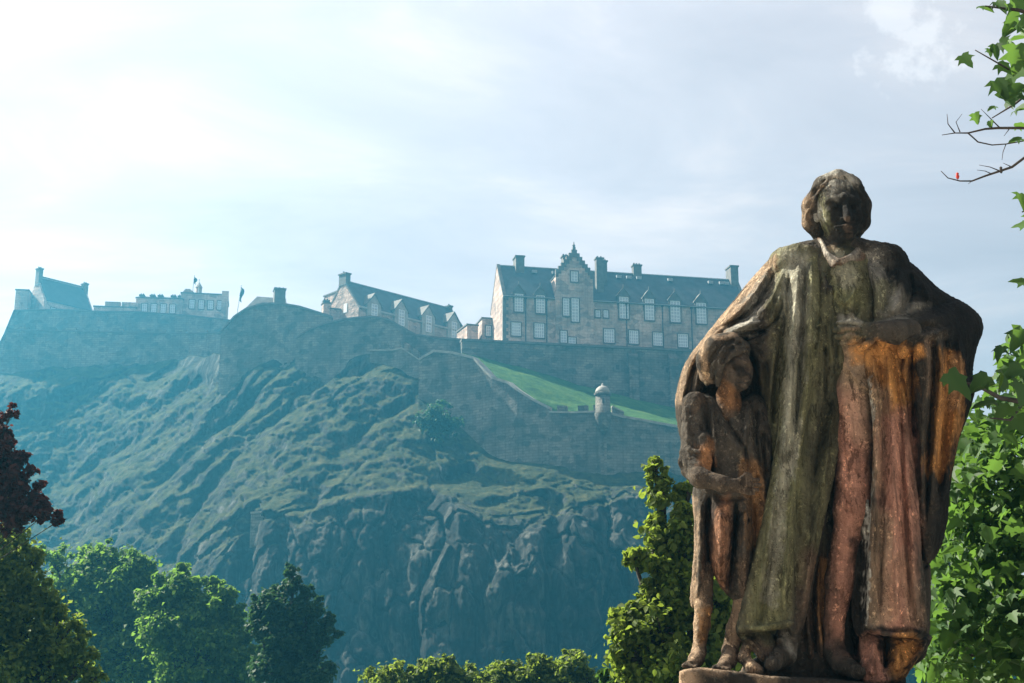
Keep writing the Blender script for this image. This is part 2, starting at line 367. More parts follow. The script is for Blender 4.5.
# grass bank between the zigzag wall and the hospital terrace
bank = [  # px, py, Y rows from top edge to bottom edge
 [(462,352,236),(520,367,236),(580,385,236.5),(640,400,237),(700,414,238),(760,426,239)],
 [(462,357,230),(520,376,229),(580,397,228),(640,409,228.5),(700,422,229.5),(760,432,231)],
 [(462,362,225),(520,392,221),(575,416,219),(640,419,219),(700,432,220),(760,440,222)]]
bv = np.array([[tuple(P(*q)) for q in r] for r in bank])
def resample(G, nu, nv):
    a, b = G.shape[:2]
    def cr(A, n):
        m = len(A); tt = np.linspace(0, m-1, n); i = np.minimum(tt.astype(int), m-2); f = (tt-i)[:, None, None]
        g = lambda k: A[np.clip(k, 0, m-1)]
        p0, p1, p2, p3 = g(i-1), g(i), g(i+1), g(i+2)
        return 0.5*((2*p1)+(-p0+p2)*f+(2*p0-5*p1+4*p2-p3)*f*f+(-p0+3*p1-3*p2+p3)*f**3)
    G = cr(G, nu); return np.swapaxes(cr(np.swapaxes(G, 0, 1), nv), 0, 1)
bg_ = resample(bv, 40, 90); bg_[..., 2] += fbm(bg_*0.25, 4)*0.35
skirt = bg_[-1:].copy(); skirt[..., 2] -= 8; sk0 = bg_[:1].copy(); sk0[..., 1] += 4
bg_ = np.concatenate([sk0, bg_, skirt]); nr, nc = bg_.shape[:2]; ii = (np.arange(nr-1)[:, None]*nc+np.arange(nc-1)[None]).ravel()
t = NT('mown grass'); n = t.noise(t.pos, 0.35, 9, 0.78); t.bump(t.noise(t.pos, 1.5, 6, .75), .8, .5)
M['bank'] = t.fin(t.ramp(n, [(0.36, (0.022, 0.058, 0.014)), (0.5, (0.05, 0.12, 0.025)), (0.64, (0.10, 0.165, 0.04))]), 0.9, 0.1)
tag(np_mesh('grass_bank', bg_.reshape(-1, 3), np.stack([ii, ii+nc, ii+nc+1, ii+1], 1), M['bank'], smooth=True), kind='structure')
# ================================================================ CASTLE
class Fac:
    """a building's frame: local x along the facade, y into the building, z up"""
    def __init__(s, name, px, py, Y, a, label, cat, group=None):
        s.O = P(px, py, Y); s.a = R(a); s.e = empty(name, s.O, s.a, label, cat, group)
        s.u = Vector((math.cos(s.a), math.sin(s.a), 0)); s.n = Vector((-math.sin(s.a), math.cos(s.a), 0))
    def loc(s, px, py, y=0.0):
        d = ray(px, py); o = Vector((0, 0, EYE)); q = s.O + s.n*y
        t = (q-o).dot(s.n)/d.dot(s.n); p = o+d*t-q
        return p.dot(s.u), p.z
    def rect(s, x0, y0, x1, y1, y=0.0):
        a, zt = s.loc(x0, y0, y); b, _ = s.loc(x1, y0, y); _, zb = s.loc(x0, y1, y)
        return a, b, zb, zt
def window(fr, rect, nx, ny, y=0.0, reveal=0.22, surround=True, name='window'):
    a, b, z0, z1 = rect; w, h = b-a, z1-z0; bar = min(0.09, w*0.07)
    m = MB(); yf = y-0.02
    e = 0.1
    m.box(a-e, a, yf-.06, yf+.1, z0-e, z1+e); m.box(b, b+e, yf-.06, yf+.1, z0-e, z1+e)
    m.box(a, b, yf-.061, yf+.1, z1, z1+e); m.box(a, b, yf-.061, yf+.1, z0-e, z0)
    for i in range(1, nx): x = a+w*i/nx; m.box(x-bar/2, x+bar/2, yf-.02, yf+.08, z0, z1)
    for j in range(1, ny): z = z0+h*j/ny; m.box(a, b, yf-.025, yf+.079, z-bar/2, z+bar/2)
    wo = m.build(name, M['white'], fr.e)
    MB().box(a, b, yf+.01, yf+.06, z0, z1).build('pane', M['glass'], wo)
    if surround:
        s = MB(); q = 0.2
        s.box(a-e-q, a-e, yf-.09, y+.1, z0-e-q, z1+e+q); s.box(b+e, b+e+q, yf-.09, y+.1, z0-e-q, z1+e+q)
        s.box(a-e, b+e, yf-.085, y+.1, z1+e, z1+e+q); s.box(a-e-.1, b+e+.1, yf-.16, y+.1, z0-e-q*1.2, z0-e)
        s.build('surround', M['dressed'], wo)
    return wo
def chimney(fr, x0, x1, y0, y1, z0, z1, pots=3, parent=None):
    m = MB(); m.box(x0, x1, y0, y1, z0, z1-.35); m.box(x0-.14, x1+.14, y0-.14, y1+.14, z1-.55, z1-.3)
    c = m.build('chimney', M['dressed'], parent or fr.e)
    for k in range(pots):
        p = MB()
        cx = x0+(x1-x0)*(k+.5)/pots
        p.lathe([(.17, z1-.3), (.14, z1), (.17, z1+.08), (.12, z1+.1)], cx, (y0+y1)/2, 10)
        p.build('chimney_pot', M['dressed'], c)
    return c
def roof_gable(fr, x0, x1, y0, y1, ze, zr, ov=0.25, name='roof', mat='slate'):
    ym = (y0+y1)/2
    m = MB(); th = .22
    m.prism_x([(y0-ov, ze-.05), (ym, zr), (y1+ov, ze-.05), (y1+ov, ze-.05-th), (ym, zr-th), (y0-ov, ze-.05-th)], x0, x1)
    r = m.build(name, M[mat], fr.e)
    MB().box(x0, x1, ym-.15, ym+.15, zr-.08, zr+.1).build('ridge', M['lead'], r)
    return r

# ---- the long hospital block
H = Fac('hospital_building', 503, 343.5, 239, 12, 'long stone range with slate roof, tall dormers and gabled tower above the green bank', 'building')
L0 = 0.0; L1 = H.loc(735.5, 282, 6.0)[0]+.15
ze = H.loc(600, 301)[1]; DEP = 11.0
zr = H.loc(604, 272, DEP/2)[1]
tx0, tx1 = H.loc(555, 340)[0], H.loc(592.5, 340)[0]
zb = -1.5
wl_ = MB()
wl_.prism_x([(0, zb), (0, ze), (DEP/2, zr-.3), (DEP, ze), (DEP, zb)], L0, L0+.8)
wl_.box(L0+.8, L1-.8, 0, .8, zb, ze); wl_.box(L0+.8, L1-.8, DEP-.8, DEP, zb, ze)
wl_.prism_x([(0, zb), (0, ze), (DEP/2, zr-.3), (DEP, ze), (DEP, zb)], L1-.8, L1)
wl_.build('wall', M['ashlar'], H.e)
roof_gable(H, L0+.5, L1-.5, 0, DEP, ze, zr)
# skews along the gable ends
for x in (L0-.05, L1-.55):
    m = MB(); m.prism_x([(-.35, ze-.2), (DEP/2, zr+.25), (DEP+.35, ze-.2), (DEP+.35, ze-.6), (DEP/2, zr-.2), (-.35, ze-.6)], x, x+.6)
    m.build('gable_coping', M['dressed'], H.e)
# tower
TY = -0.9
ta, tb = tx0, tx1; tz_e = H.loc(560, 275, TY)[1]; tz_a = H.loc(577, 252, TY)[1]; tm = (ta+tb)/2
tw = MB(); tw.prism([(ta, -.6), (tb, -.6), (tb, tz_e), (tm, tz_a), (ta, tz_e)], TY, DEP/2+2)
tower = tw.build('gabled_tower', M['ashlar'], H.e)
st = MB(); NS = 7
for sgn in (-1, 1):
    for k in range(NS):
        f0, f1 = k/NS, (k+1)/NS
        xa = tm + sgn*(tb-tm)*(1-f0); xb = tm+sgn*(tb-tm)*(1-f1)
        z = tz_e+(tz_a-tz_e)*f1
        st.box(min(xa, xb), max(xa, xb)+.003*k, TY-.12, TY+.5, z-1.0, z+.38)
st.box(tm-.25, tm+.25, TY-.1, TY+.4, tz_a, tz_a+.9); st.lathe([(.12, tz_a+.9), (.3, tz_a+1.2), (.1, tz_a+1.5), (.05, tz_a+1.9)], tm, TY+.15, 8)
st.build('stepped_gable', M['dressed'], tower)
rf = MB(); rf.prism([(ta-.1, tz_e+.02), (tm, tz_a+.05), (tb+.1, tz_e+.02), (tb+.1, tz_e-.2), (tm, tz_a-.2), (ta-.1, tz_e-.2)], TY+.5, DEP/2+2); rf.build('tower_roof', M['slate'], tower)
for r, nx, ny in (((571.5,272,577,281),2,3),((563.5,299,568.5,315),2,6),((572,299,578,321),2,7),((561,331.5,566,342),2,4),((569,338,575,348),2,4)):
    window(H, H.rect(*r, y=TY), nx, ny, TY)
# windows of the range
for r in ((512,323,520,335),(535,324,543.5,337),(604.5,329.5,613.5,342),(629.5,331,637.5,343),(653.5,333,662,345),(678.5,334.5,687,346.5)):
    window(H, H.rect(*r), 4, 4)
for r in ((596,311,599.5,316.5),(604,311,607.5,317)): window(H, H.rect(*r), 2, 2)
for r in ((515,294.5,522.5,311),(536.5,296,544,312.5),(619.5,297.5,627.5,318),(645,299.5,653,319.5),(670.5,301.5,679,321.5),(696.5,303.5,705,323)):
    a, b, z0, z1 = H.rect(*r); mx = (a+b)/2; hw = (b-a)/2+.42
    d = MB(); zt = max(z1+.35, ze+.5)
    yb = DEP/2*(zt-ze)/(zr-ze)+.8
    d.prism([(mx-hw, ze-1.3), (mx+hw, ze-1.3), (mx+hw, zt), (mx, zt+1.5), (mx-hw, zt)], -.06, yb)
    dm = d.build('dormer', M['dressed'], H.e)
    q = MB(); q.prism([(mx-hw-.12, zt-.02), (mx, zt+1.62), (mx+hw+.12, zt-.02), (mx+hw+.12, zt-.2), (mx, zt+1.4), (mx-hw-.12, zt-.2)], -.16, yb+.9)
    q.box(mx-.07, mx+.07, -.1, .05, zt+1.6, zt+2.1)
    q.build('dormer_roof', M['dressed'], dm)
    window(H, (a, b, z0, z1), 3, 6, -.1)
for x, (p, q) in ((525.5,(345,300)),(546.5,(346,304)),(626,(352,303)),(662,(354,306)),(691,(356,308))):
    s, z1 = H.loc(x, q); _, z0 = H.loc(x, p)
    MB().tube([(s, -.14, z0), (s, -.14, ze-.3)], .09, 8).box(s-.2, s+.2, -.26, -.02, ze-.5, ze-.15).build('downpipe', M['pipe'], H.e)
q = MB(); q.box(L0, tx0-.01, -.42, -.02, ze-.18, ze-.06); q.box(tx1+.01, L1, -.42, -.02, ze-.18, ze-.06); q.build('gutter', M['lead'], H.e)
for sd_ in (0, 1):
    q = MB(); k = 0
    while zb+(k+1)*.62 < ze-.2:
        z = zb+k*.62; w = .95 if k % 2 else .55; k += 1
        if sd_: q.box(L1-w, L1+.04, -.05, .6, z, z+.62)
        else: q.box(L0-.04, L0+w, -.05, .6, z, z+.62)
    q.build('quoins', M['dressed'], H.e)
def ch_px(x0, x1, yt, yb, y, dy, pots):
    a = H.loc(x0, yt, y)[0]; b, zt = H.loc(x1, yt, y); zz = H.loc(x0, yb, y)[1]
    chimney(H, a, b, y-dy/2, y+dy/2, zz-2.0, zt, pots)
ch_px(514.5, 523, 256, 268, DEP/2, 2.4, 2); ch_px(562, 570, 255, 272, 3.5, 1.4, 3); ch_px(595.5, 602.5, 257, 285, 2.0, 1.2, 2); ch_px(601, 606, 260, 285, 3.6, 1.4, 2)
ch_px(632.5, 640.5, 264, 276, DEP/2, 1.2, 3); ch_px(728, 735.5, 266, 282, DEP/2, 2.6, 2)
for px in (533, 553, 617, 627, 637, 668, 708, 719, 724):
    s = H.loc(px, 276, DEP/2)[0]; yy = DEP/2-.9; zz = ze+(zr-ze)*yy/(DEP/2)
    MB().box(s-.45, s+.45, yy-.5, yy+.5, zz-.2, zz+.35).build('roof_vent', M['lead'], H.e)

# terrace wall below it
T = Fac('retaining_wall', 462, 341, 235.0, 11, 'tall rubble retaining wall running below the long slate roofed range', 'wall'); T.e['kind'] = 'thing'
b0, b1 = 0.0, T.loc(765, 360)[0]
zlow = T.loc(690, 440)[1]
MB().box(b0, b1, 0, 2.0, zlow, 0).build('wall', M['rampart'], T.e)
MB().box(b0-.1, b1+.1, -.25, 2.2, 0, .4).build('coping', M['dressed'], T.e)
for px in (628, 668, 712):
    a, zt = T.loc(px, 362); w = T.loc(px+9, 362)[0]
    mb = MB(); mb.prism_x([(-.003, zlow), (-1.5, zlow), (-.9, -1.5), (-.003, -.6)], a, w); mb.build('buttress', M['rampart'], T.e)
for r in ((614,363,621,371),(664,366,671,374)):
    a, b, z0, z1 = T.rect(*r); m = MB(); m.box(a, b, -.1, .05, z1-.3, z1); m.box(a, b, -.1, .05, z0, z0+.25); m.box(a, a+.3, -.1, .05, z0+.25, z1-.3); m.box(b-.3, b, -.1, .05, z0+.25, z1-.3)
    o = m.build('window', M['dressed'], T.e); MB().box(a+.3, b-.3, -.04, .02, z0+.25, z1-.3).build('pane', M['pipe'], o)

# ---- walls that follow the rock
def rock_wall(name, pts, label, thick=1.2, mat='rampart', cop=.35, crenel=None, capmat='coping'):
    """pts: (px, py_top, py_base, Y)"""
    e = empty(name, P(pts[0][0], pts[0][2], pts[0][3]), 0, label, 'wall'); e['kind'] = 'thing'
    O = e.location
    A = [P(p[0], p[1], p[3])-O for p in pts]; B = [Vector((a.x, a.y, P(p[0], p[2], p[3]).z-O.z)) for a, p in zip(A, pts)]
    n = len(A); nr = []
    for i in range(n):
        d = A[min(i+1, n-1)]-A[max(i-1, 0)]; d.z = 0; d.normalize(); nr.append(Vector((-d.y, d.x, 0)))
    def strip(lo, hi, f, b, nm, m, par):
        v = []
        for i in range(n):
            v += [lo[i]+nr[i]*f, hi[i]+nr[i]*f, hi[i]+nr[i]*b, lo[i]+nr[i]*b]
        F = []
        for i in range(n-1):
            k = 4*i
            F += [[k, k+4, k+5, k+1], [k+1, k+5, k+6, k+2], [k+2, k+6, k+7, k+3], [k+3, k+7, k+4, k]]
        F += [[0, 1, 2, 3], [4*n-1, 4*n-2, 4*n-3, 4*n-4]]
        return np_mesh(nm, v, F, m, par)
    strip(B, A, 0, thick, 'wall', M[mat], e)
    up = [a+Vector((0, 0, cop)) for a in A]
    strip([a+Vector((0, 0, .004)) for a in A], up, -.2, thick+.15, 'coping', M[capmat], e)
    if crenel:
        w, h, gap = crenel
        for i in range(n-1):
            a, b = up[i], up[i+1]; L = (b-a).length; k = max(1, int(L/(w+gap)))
            for j in range(k):
                c = a+(b-a)*((j+.5)/k); d = (b-a)*(w/2/L); p0, p1 = c-d, c+d; q = nr[i]*.9
                z0, z1 = Vector((0, 0, -.1)), Vector((0, 0, h))
                m = MB(); m.add([p0+z0, p1+z0, p1+q+z0, p0+q+z0, p0+z1, p1+z1, p1+q+z1, p0+q+z1], [[3,2,1,0],[4,5,6,7],[0,1,5,4],[1,2,6,5],[2,3,7,6],[3,0,4,7]]); m.build('merlon', M[mat], e)
    return e
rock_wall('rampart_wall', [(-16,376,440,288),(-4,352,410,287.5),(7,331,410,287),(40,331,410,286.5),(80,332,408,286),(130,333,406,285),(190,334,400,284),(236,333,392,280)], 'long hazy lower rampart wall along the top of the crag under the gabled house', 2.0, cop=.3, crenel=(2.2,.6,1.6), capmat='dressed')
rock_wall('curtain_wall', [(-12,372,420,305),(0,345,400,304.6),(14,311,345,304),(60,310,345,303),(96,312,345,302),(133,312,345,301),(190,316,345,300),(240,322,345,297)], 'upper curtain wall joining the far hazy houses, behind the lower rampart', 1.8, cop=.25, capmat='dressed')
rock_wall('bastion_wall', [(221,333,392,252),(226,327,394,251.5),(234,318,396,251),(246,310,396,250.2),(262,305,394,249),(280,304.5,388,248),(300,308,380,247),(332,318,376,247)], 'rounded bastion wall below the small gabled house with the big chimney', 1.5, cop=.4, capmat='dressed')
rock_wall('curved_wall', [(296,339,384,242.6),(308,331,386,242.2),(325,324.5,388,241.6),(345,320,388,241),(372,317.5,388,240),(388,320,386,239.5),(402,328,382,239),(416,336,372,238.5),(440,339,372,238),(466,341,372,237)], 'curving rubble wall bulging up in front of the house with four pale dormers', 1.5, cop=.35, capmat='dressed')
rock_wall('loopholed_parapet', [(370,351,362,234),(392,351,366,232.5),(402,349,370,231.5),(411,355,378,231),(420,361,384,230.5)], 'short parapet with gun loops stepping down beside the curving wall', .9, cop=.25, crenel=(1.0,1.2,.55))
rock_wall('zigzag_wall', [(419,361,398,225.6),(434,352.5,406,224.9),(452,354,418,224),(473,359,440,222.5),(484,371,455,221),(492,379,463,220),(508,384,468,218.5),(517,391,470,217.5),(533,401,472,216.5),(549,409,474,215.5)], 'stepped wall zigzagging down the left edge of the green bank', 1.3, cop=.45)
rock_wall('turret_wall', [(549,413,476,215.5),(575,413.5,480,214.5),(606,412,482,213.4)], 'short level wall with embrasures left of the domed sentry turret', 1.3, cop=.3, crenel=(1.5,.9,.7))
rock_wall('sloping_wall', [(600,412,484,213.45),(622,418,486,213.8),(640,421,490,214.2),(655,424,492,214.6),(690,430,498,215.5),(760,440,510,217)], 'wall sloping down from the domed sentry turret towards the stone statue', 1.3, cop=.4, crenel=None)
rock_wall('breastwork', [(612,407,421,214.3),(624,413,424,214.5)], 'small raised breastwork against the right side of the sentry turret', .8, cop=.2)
rock_wall('ledge_wall', [(251,514,548,205.5),(262,513,546,205),(278,514.5,544,204.5),(292,517,540,204.5)], 'low wall with a sunlit pale top on the ledge halfway down the crag', 1.2, cop=.3)
# sentry turret
c = P(603, 412, 213.3)
tu = empty('sentry_turret', c, 0, 'round domed sentry turret standing on the wall corner below the green bank', 'turret')
MB().lathe([(.3, -3.4), (.8, -2.6), (1.15, -1.4), (1.3, -.6), (1.3, -.2), (1.15, 0), (1.12, 2.6)], 0, 0, 20).build('shaft', M['rampart'], tu, True)
MB().lathe([(1.32, 2.6), (1.36, 2.85), (1.2, 2.95)], 0, 0, 20).build('cornice', M['dressed'], tu)
MB().lathe([(1.2, 2.94), (1.15, 3.25), (.95, 3.65), (.6, 3.95), (.2, 4.1), (.16, 4.35), (.05, 4.5)], 0, 0, 20).build('dome', M['coping'], tu, True)
MB().box(-.16, .16, -1.2, -1.0, 1.1, 1.9).build('slit', M['pipe'], tu)

# ---- house with four dormers
D = Fac('dormer_house', 358, 331, 247, 46, 'steep slate roofed house with four pale gabled dormers, end on above the curving wall', 'house')
dl = D.loc(467, 334)[0]; dze = D.loc(358, 306)[1]; dd = 9.5
dzr = D.loc(353.5, 283, dd/2)[1]
m = MB(); m.prism_x([(0, -5), (0, dze), (dd/2, dzr-.3), (dd, dze), (dd, -5)], 0, .7); m.prism_x([(0, -5), (0, dze), (dd/2, dzr-.3), (dd, dze), (dd, -5)], dl-.7, dl)
m.box(.7, dl-.7, 0, .7, -5, dze); m.box(.7, dl-.7, dd-.7, dd, -5, dze); m.build('wall', M['ashlar'], D.e)
roof_gable(D, .4, dl-.4, 0, dd, dze, dzr)
for x in (-.05, dl-.5):
    m = MB(); m.prism_x([(-.3, dze-.2), (dd/2, dzr+.3), (dd+.3, dze-.2), (dd+.3, dze-.6), (dd/2, dzr-.2), (-.3, dze-.6)], x, x+.55); m.build('gable_coping', M['dressed'], D.e)
chimney(D, -.1, 1.0, dd/2-1.0, dd/2+1.0, dzr-1, dzr+1.6, 2); chimney(D, dl-.9, dl, dd/2-.6, dd/2+.6, dzr-1, dzr+.7, 1)
for px, pt in ((373.5,293.5),(400.5,299.5),(427.5,305.5),(453,312)):
    s, zt = D.loc(px, pt); hw = 1.65
    zt -= .2
    m = MB(); m.prism([(s-hw, dze-2.8), (s+hw, dze-2.8), (s+hw, zt-1.9), (s, zt), (s-hw, zt-1.9)], -.35, 3.4); dm = m.build('dormer', M['pale'], D.e)
    q = MB(); q.prism([(s-hw-.25, zt-2.1), (s, zt+.25), (s+hw+.25, zt-2.1), (s+hw+.25, zt-2.3), (s, zt-.05), (s-hw-.25, zt-2.3)], -.5, 3.6); q.build('dormer_roof', M['dressed'], dm)
    window(D, (s-.6, s+.6, dze-1.7, zt-2.0), 2, 5, -.38, surround=False)
    window(D, (s-.5, s+.5, dze-5.0, dze-3.4), 2, 4, 0, surround=False)
MB().box(0, dl, -.4, -.02, dze-.3, dze+.05).build('gutter', M['pale'], D.e)
# side windows in the left gable end
m = MB(); m.box(-.06, .05, 3.2, 4.2, dze-.5, dze+1.2); m.build('window', M['white'], D.e)
# small blocks left of it
def block(name, px0, px1, pt, pb, Y, a, dep, label, cat='house', mat='ashlar', roof=None, over=None):
    f = Fac(name, px0, pb, Y, a, label, cat); w = f.loc(px1, pb)[0]; h = f.loc(px0, pt)[1]
    MB().box(0, w, 0, dep, -4, h).build('wall', M[mat], f.e)
    MB().box(-.15, w+.15, -.15, dep+.15, h, h+.25).build('coping', M['dressed'], f.e)
    return f, w, h
f, w, h = block('stair_block', 338, 346, 291, 320, 252, 40, 5, 'tall narrow dark stone block against the left end of the dormered house')
f, w, h = block('low_block', 330, 340, 309, 322, 250, 20, 5, 'low flat roofed stone block between a thin chimney and the dormered house')
f, w, h = block('chimney_lodge', 323, 329.5, 303, 320, 249, 20, 1.6, 'slim stone chimney lodge at the right end of the rounded bastion')
chimney(f, .1, w-.1, .3, 1.3, h, h+1.0, 2)
f, w, h = block('flat_block', 467, 478, 325, 342, 246, 20, 6, 'small flat roofed pale block right of the dormered house')
f, w, h = block('square_block', 482, 497, 318.5, 344, 248, 14, 7, 'square flat roofed block beside the left end of the long slate range')
window(f, (w*.3, w*.55, h*.35, h*.7), 2, 3)
# ---- gatehouse with the big chimney
G = Fac('gabled_lodge', 241, 317, 252, 16, 'small house with pale sloping roof and one big chimney on the rounded bastion', 'house')
gw = G.loc(287, 317)[0]; ge = G.loc(241, 313)[1]; gd = 7.0; gr = G.loc(258, 296.5, gd/2)[1]
m = MB(); m.box(0, gw, 0, .6, -3, ge); m.box(0, gw, gd-.6, gd, -3, ge); x1 = gw*.62
m.prism_x([(.6, -3), (.6, ge), (gd/2, gr-.5), (gd-.6, ge), (gd-.6, -3)], gw-.6, gw-.003)
m.box(.003, .6, .6, gd-.6, -3, ge)
m.build('wall', M['ashlar'], G.e)
xr = G.loc(257, 300, gd/2)[0]
v = [(-.2, -.2, ge-.1), (gw+.1, -.2, ge-.1), (gw+.1, gd+.2, ge-.1), (-.2, gd+.2, ge-.1), (xr, gd/2, gr), (gw+.1, gd/2, gr)]
r = np_mesh('roof', v, [[0,1,5,4],[1,2,5],[2,3,4,5],[3,0,4],[3,2,1,0]], M['coping'], G.e)
a = G.loc(274, 300)[0]; b = G.loc(285, 300)[0]; zt = G.loc(279, 287)[1]
chimney(G, a, b, -.5, 1.6, -2, zt, 3)
# ---- far hazy left group
K = Fac('gabled_house', 43, 313, 306, 50, 'far hazy house with steep crested roof and two end chimneys, leftmost in the castle', 'house')
kd = 7.0
kl = K.loc(93, 312)[0]; kz = K.loc(43, 299)[1]; kr = K.loc(33, 276, kd/2)[1]
m = MB(); pr = [(0, -6), (0, kz), (kd/2, kr-.3), (kd, kz), (kd, -6)]
m.prism_x(pr, 0, .9); m.prism_x(pr, kl-.9, kl); m.box(.9, kl-.9, 0, .9, -6, kz); m.box(.9, kl-.9, kd-.9, kd, -6, kz); m.build('wall', M['ashlar'], K.e)
roof_gable(K, .5, kl-.5, 0, kd, kz, kr)
m = MB(); NSP = 16
for k in range(NSP):
    x = kl*(k+.5)/NSP; m.box(x-.35, x+.35, kd/2-.2, kd/2+.2, kr+.1, kr+.42)
m.box(0.1, kl-.1, kd/2-.1, kd/2+.1, kr-.05, kr+.15); m.build('ridge_crest', M['dressed'], K.e)
chimney(K, -.1, .9, kd/2-.7, kd/2+.7, kr-2, kr+2.4, 2); chimney(K, kl-.9, kl+.1, kd/2-.7, kd/2+.7, kr-2, kr+1.5, 2)
f, w, h = block('corner_block', 14, 27, 290, 312, 305, 8, 4, 'stubby flat topped corner block at the very left end of the upper wall')
for k in range(4):
    s = kl*(.15+.2*k); window(K, (s, s+1.0, kz-3.4, kz-1.6), 2, 3)
f, w, h = block('link_block', 92, 134, 306.5, 330, 308, 8, 6, 'low hazy battlemented block between the crested roof house and the long barrack', 'building')
m = MB()
for x in (.32, .48, .72, .9): MB().box(w*x-.5, w*x+1.4, 0, 1.2, h+.25, h+1.3).build('merlon', M['ashlar'], f.e)
pass
f, w, h = block('barrack', 134, 181, 298, 330, 310, 6, 8, 'long hazy barrack with small chimneys along its top', 'building')
m = MB(); m.prism_x([(-.2, h+.2), (4, h+1.6), (8.2, h+.2)], 0, w); m.build('roof', M['slate'], f.e)
for x in (.1, .33, .5, .78, .93): chimney(f, w*x-.5, w*x+.5, 1.2, 2.4, h, h+1.5, 2)
for x in (.15, .35, .55, .75): window(f, (w*x, w*x+.9, h-3.2, h-1.4), 2, 3)
f, w, h = block('palace_block', 179, 226, 293, 330, 312, 10, 10, 'tall flat roofed hazy block with twin flagpoles left of the tall leaning flagpole', 'building')
m = MB(); zg = f.loc(188, 288.5)[1]; xg = f.loc(188, 290)[0]; m.prism([(.2, h+.25), (xg+1.6, h+.25), (xg+.4, zg), (xg-.6, zg)], .3, 4); m.build('gable', M['ashlar'], f.e)
xx = f.loc(198.5, 290)[0]; m = MB(); m.lathe([(.7, h+.25), (.7, h+1.8), (.85, h+1.9), (.1, h+3.2)], xx, 1.5, 12); m.build('cap_house', M['ashlar'], f.e)
MB().box(w-1.3, w+.2, -.3, 1.2, -3, h+.9).build('corner_turret', M['ashlar'], f.e)
for x in (.2, .4, .6, .8): window(f, (w*x, w*x+.9, h-3.4, h-1.6), 2, 3)
def flagpole(px, pt, pb, Y, lean, label, flag=True, r=.11):
    b = P(px, pb, Y); h = P(px, pt, Y).z-b.z
    o = empty('flagpole', b, 0, label, 'flagpole', 'flagpoles on the castle')
    MB().tube([(0, 0, -1), (lean*h, 0, h)], [r, r*.6], 8).lathe([(.05, h), (.18, h+.12), (.02, h+.3)], lean*h, 0, 8).build('pole', M['white'], o)
    if flag:
        v = []; n = 9
        for i in range(n):
            q = i/(n-1)
            for s in (0, .45+.25*math.sin(q*7), .75+.2*math.sin(q*5+1)):
                v.append((lean*h*(1-.4*q)+s*.8, .25*math.sin(q*9+s*6), h*(.97-.42*q)-s*.7))
        F = [[3*i+j, 3*i+j+1, 3*i+j+4, 3*i+j+3] for i in range(n-1) for j in range(2)]
        fo = np_mesh('flag', v, F, M['pipe'], o, True); sm = fo.modifiers.new('s', 'SOLIDIFY'); sm.thickness = .04
    return o
flagpole(236, 286, 318, 300, .11, 'tall leaning flagpole with a limp flag between the flat roofed block and the lodge')
flagpole(192.5, 276, 291, 313, .06, 'flagpole on the flat roofed hazy block, left of the twin pair')
flagpole(198.7, 280, 290, 313.5, 0, 'bare thin flagpole on the little cap house, right of the twin pair', False)
# ================================================================ STATUE (carved solids from distance fields)
SY = 9.0
RX0, RY0, RW, RH = 640, 150, 380, 560           # front elevation in which outlines and folds are drawn
gx_, gy_ = np.meshgrid(np.arange(RW)+RX0, np.arange(RH)+RY0)
gx_ = gx_.astype(np.float32); gy_ = gy_.astype(np.float32)
MPP = 0.0064
def smooth_poly(pts, n=6, closed=True):
    p = np.array(pts, float); m = len(p); o = []
    for i in range(m if closed else m-1):
        g = (lambda k: p[k % m]) if closed else (lambda k: p[min(max(k, 0), m-1)])
        p0, p1, p2, p3 = g(i-1), g(i), g(i+1), g(i+2)
        for k in range(n):
            f = k/n; o.append(0.5*((2*p1)+(-p0+p2)*f+(2*p0-5*p1+4*p2-p3)*f*f+(-p0+3*p1-3*p2+p3)*f**3))
    if not closed: o.append(p[-1])
    return np.array(o)
def seg_dist(ax, ay, bx, by):
    dx, dy = bx-ax, by-ay; L = dx*dx+dy*dy+1e-9
    t = np.clip(((gx_-ax)*dx+(gy_-ay)*dy)/L, 0, 1)
    return np.hypot(gx_-ax-t*dx, gy_-ay-t*dy), t
def poly_raster(poly):
    d = np.full(gx_.shape, 1e9, np.float32); ins = np.zeros(gx_.shape, bool); m = len(poly)
    for i in range(m):
        ax, ay = poly[i]; bx, by = poly[(i+1) % m]
        q, _ = seg_dist(ax, ay, bx, by); d = np.minimum(d, q)
        if ay != by:
            c = ((ay > gy_) != (by > gy_)) & (gx_ < (bx-ax)*(gy_-ay)/(by-ay)+ax); ins ^= c
    return np.where(ins, -d, d)
def line_raster(pts, taper=True):
    """distance to a smooth polyline and position along it"""
    p = smooth_poly(pts, 5, False); d = np.full(gx_.shape, 1e9, np.float32); tt = np.zeros(gx_.shape, np.float32); m = len(p)-1
    for i in range(m):
        q, t = seg_dist(*p[i], *p[i+1]); u = q < d
        d = np.where(u, q, d); tt = np.where(u, (i+t)/m, tt)
    return d, tt
def bil(A, px, py):
    x = np.clip(px-RX0, 0, RW-1.001); y = np.clip(py-RY0, 0, RH-1.001); i = x.astype(np.int32); j = y.astype(np.int32); fx = x-i; fy = y-j
    return (A[j, i]*(1-fx)+A[j, i+1]*fx)*(1-fy)+(A[j+1, i]*(1-fx)+A[j+1, i+1]*fx)*fy
def smin(a, b, k):
    if k <= 0: return np.minimum(a, b)
    h = np.clip(0.5+0.5*(b-a)/k, 0, 1); return b+(a-b)*h-k*h*(1-h)
def pt(px, py, d): return np.array(P(px, py, SY-d), np.float32)
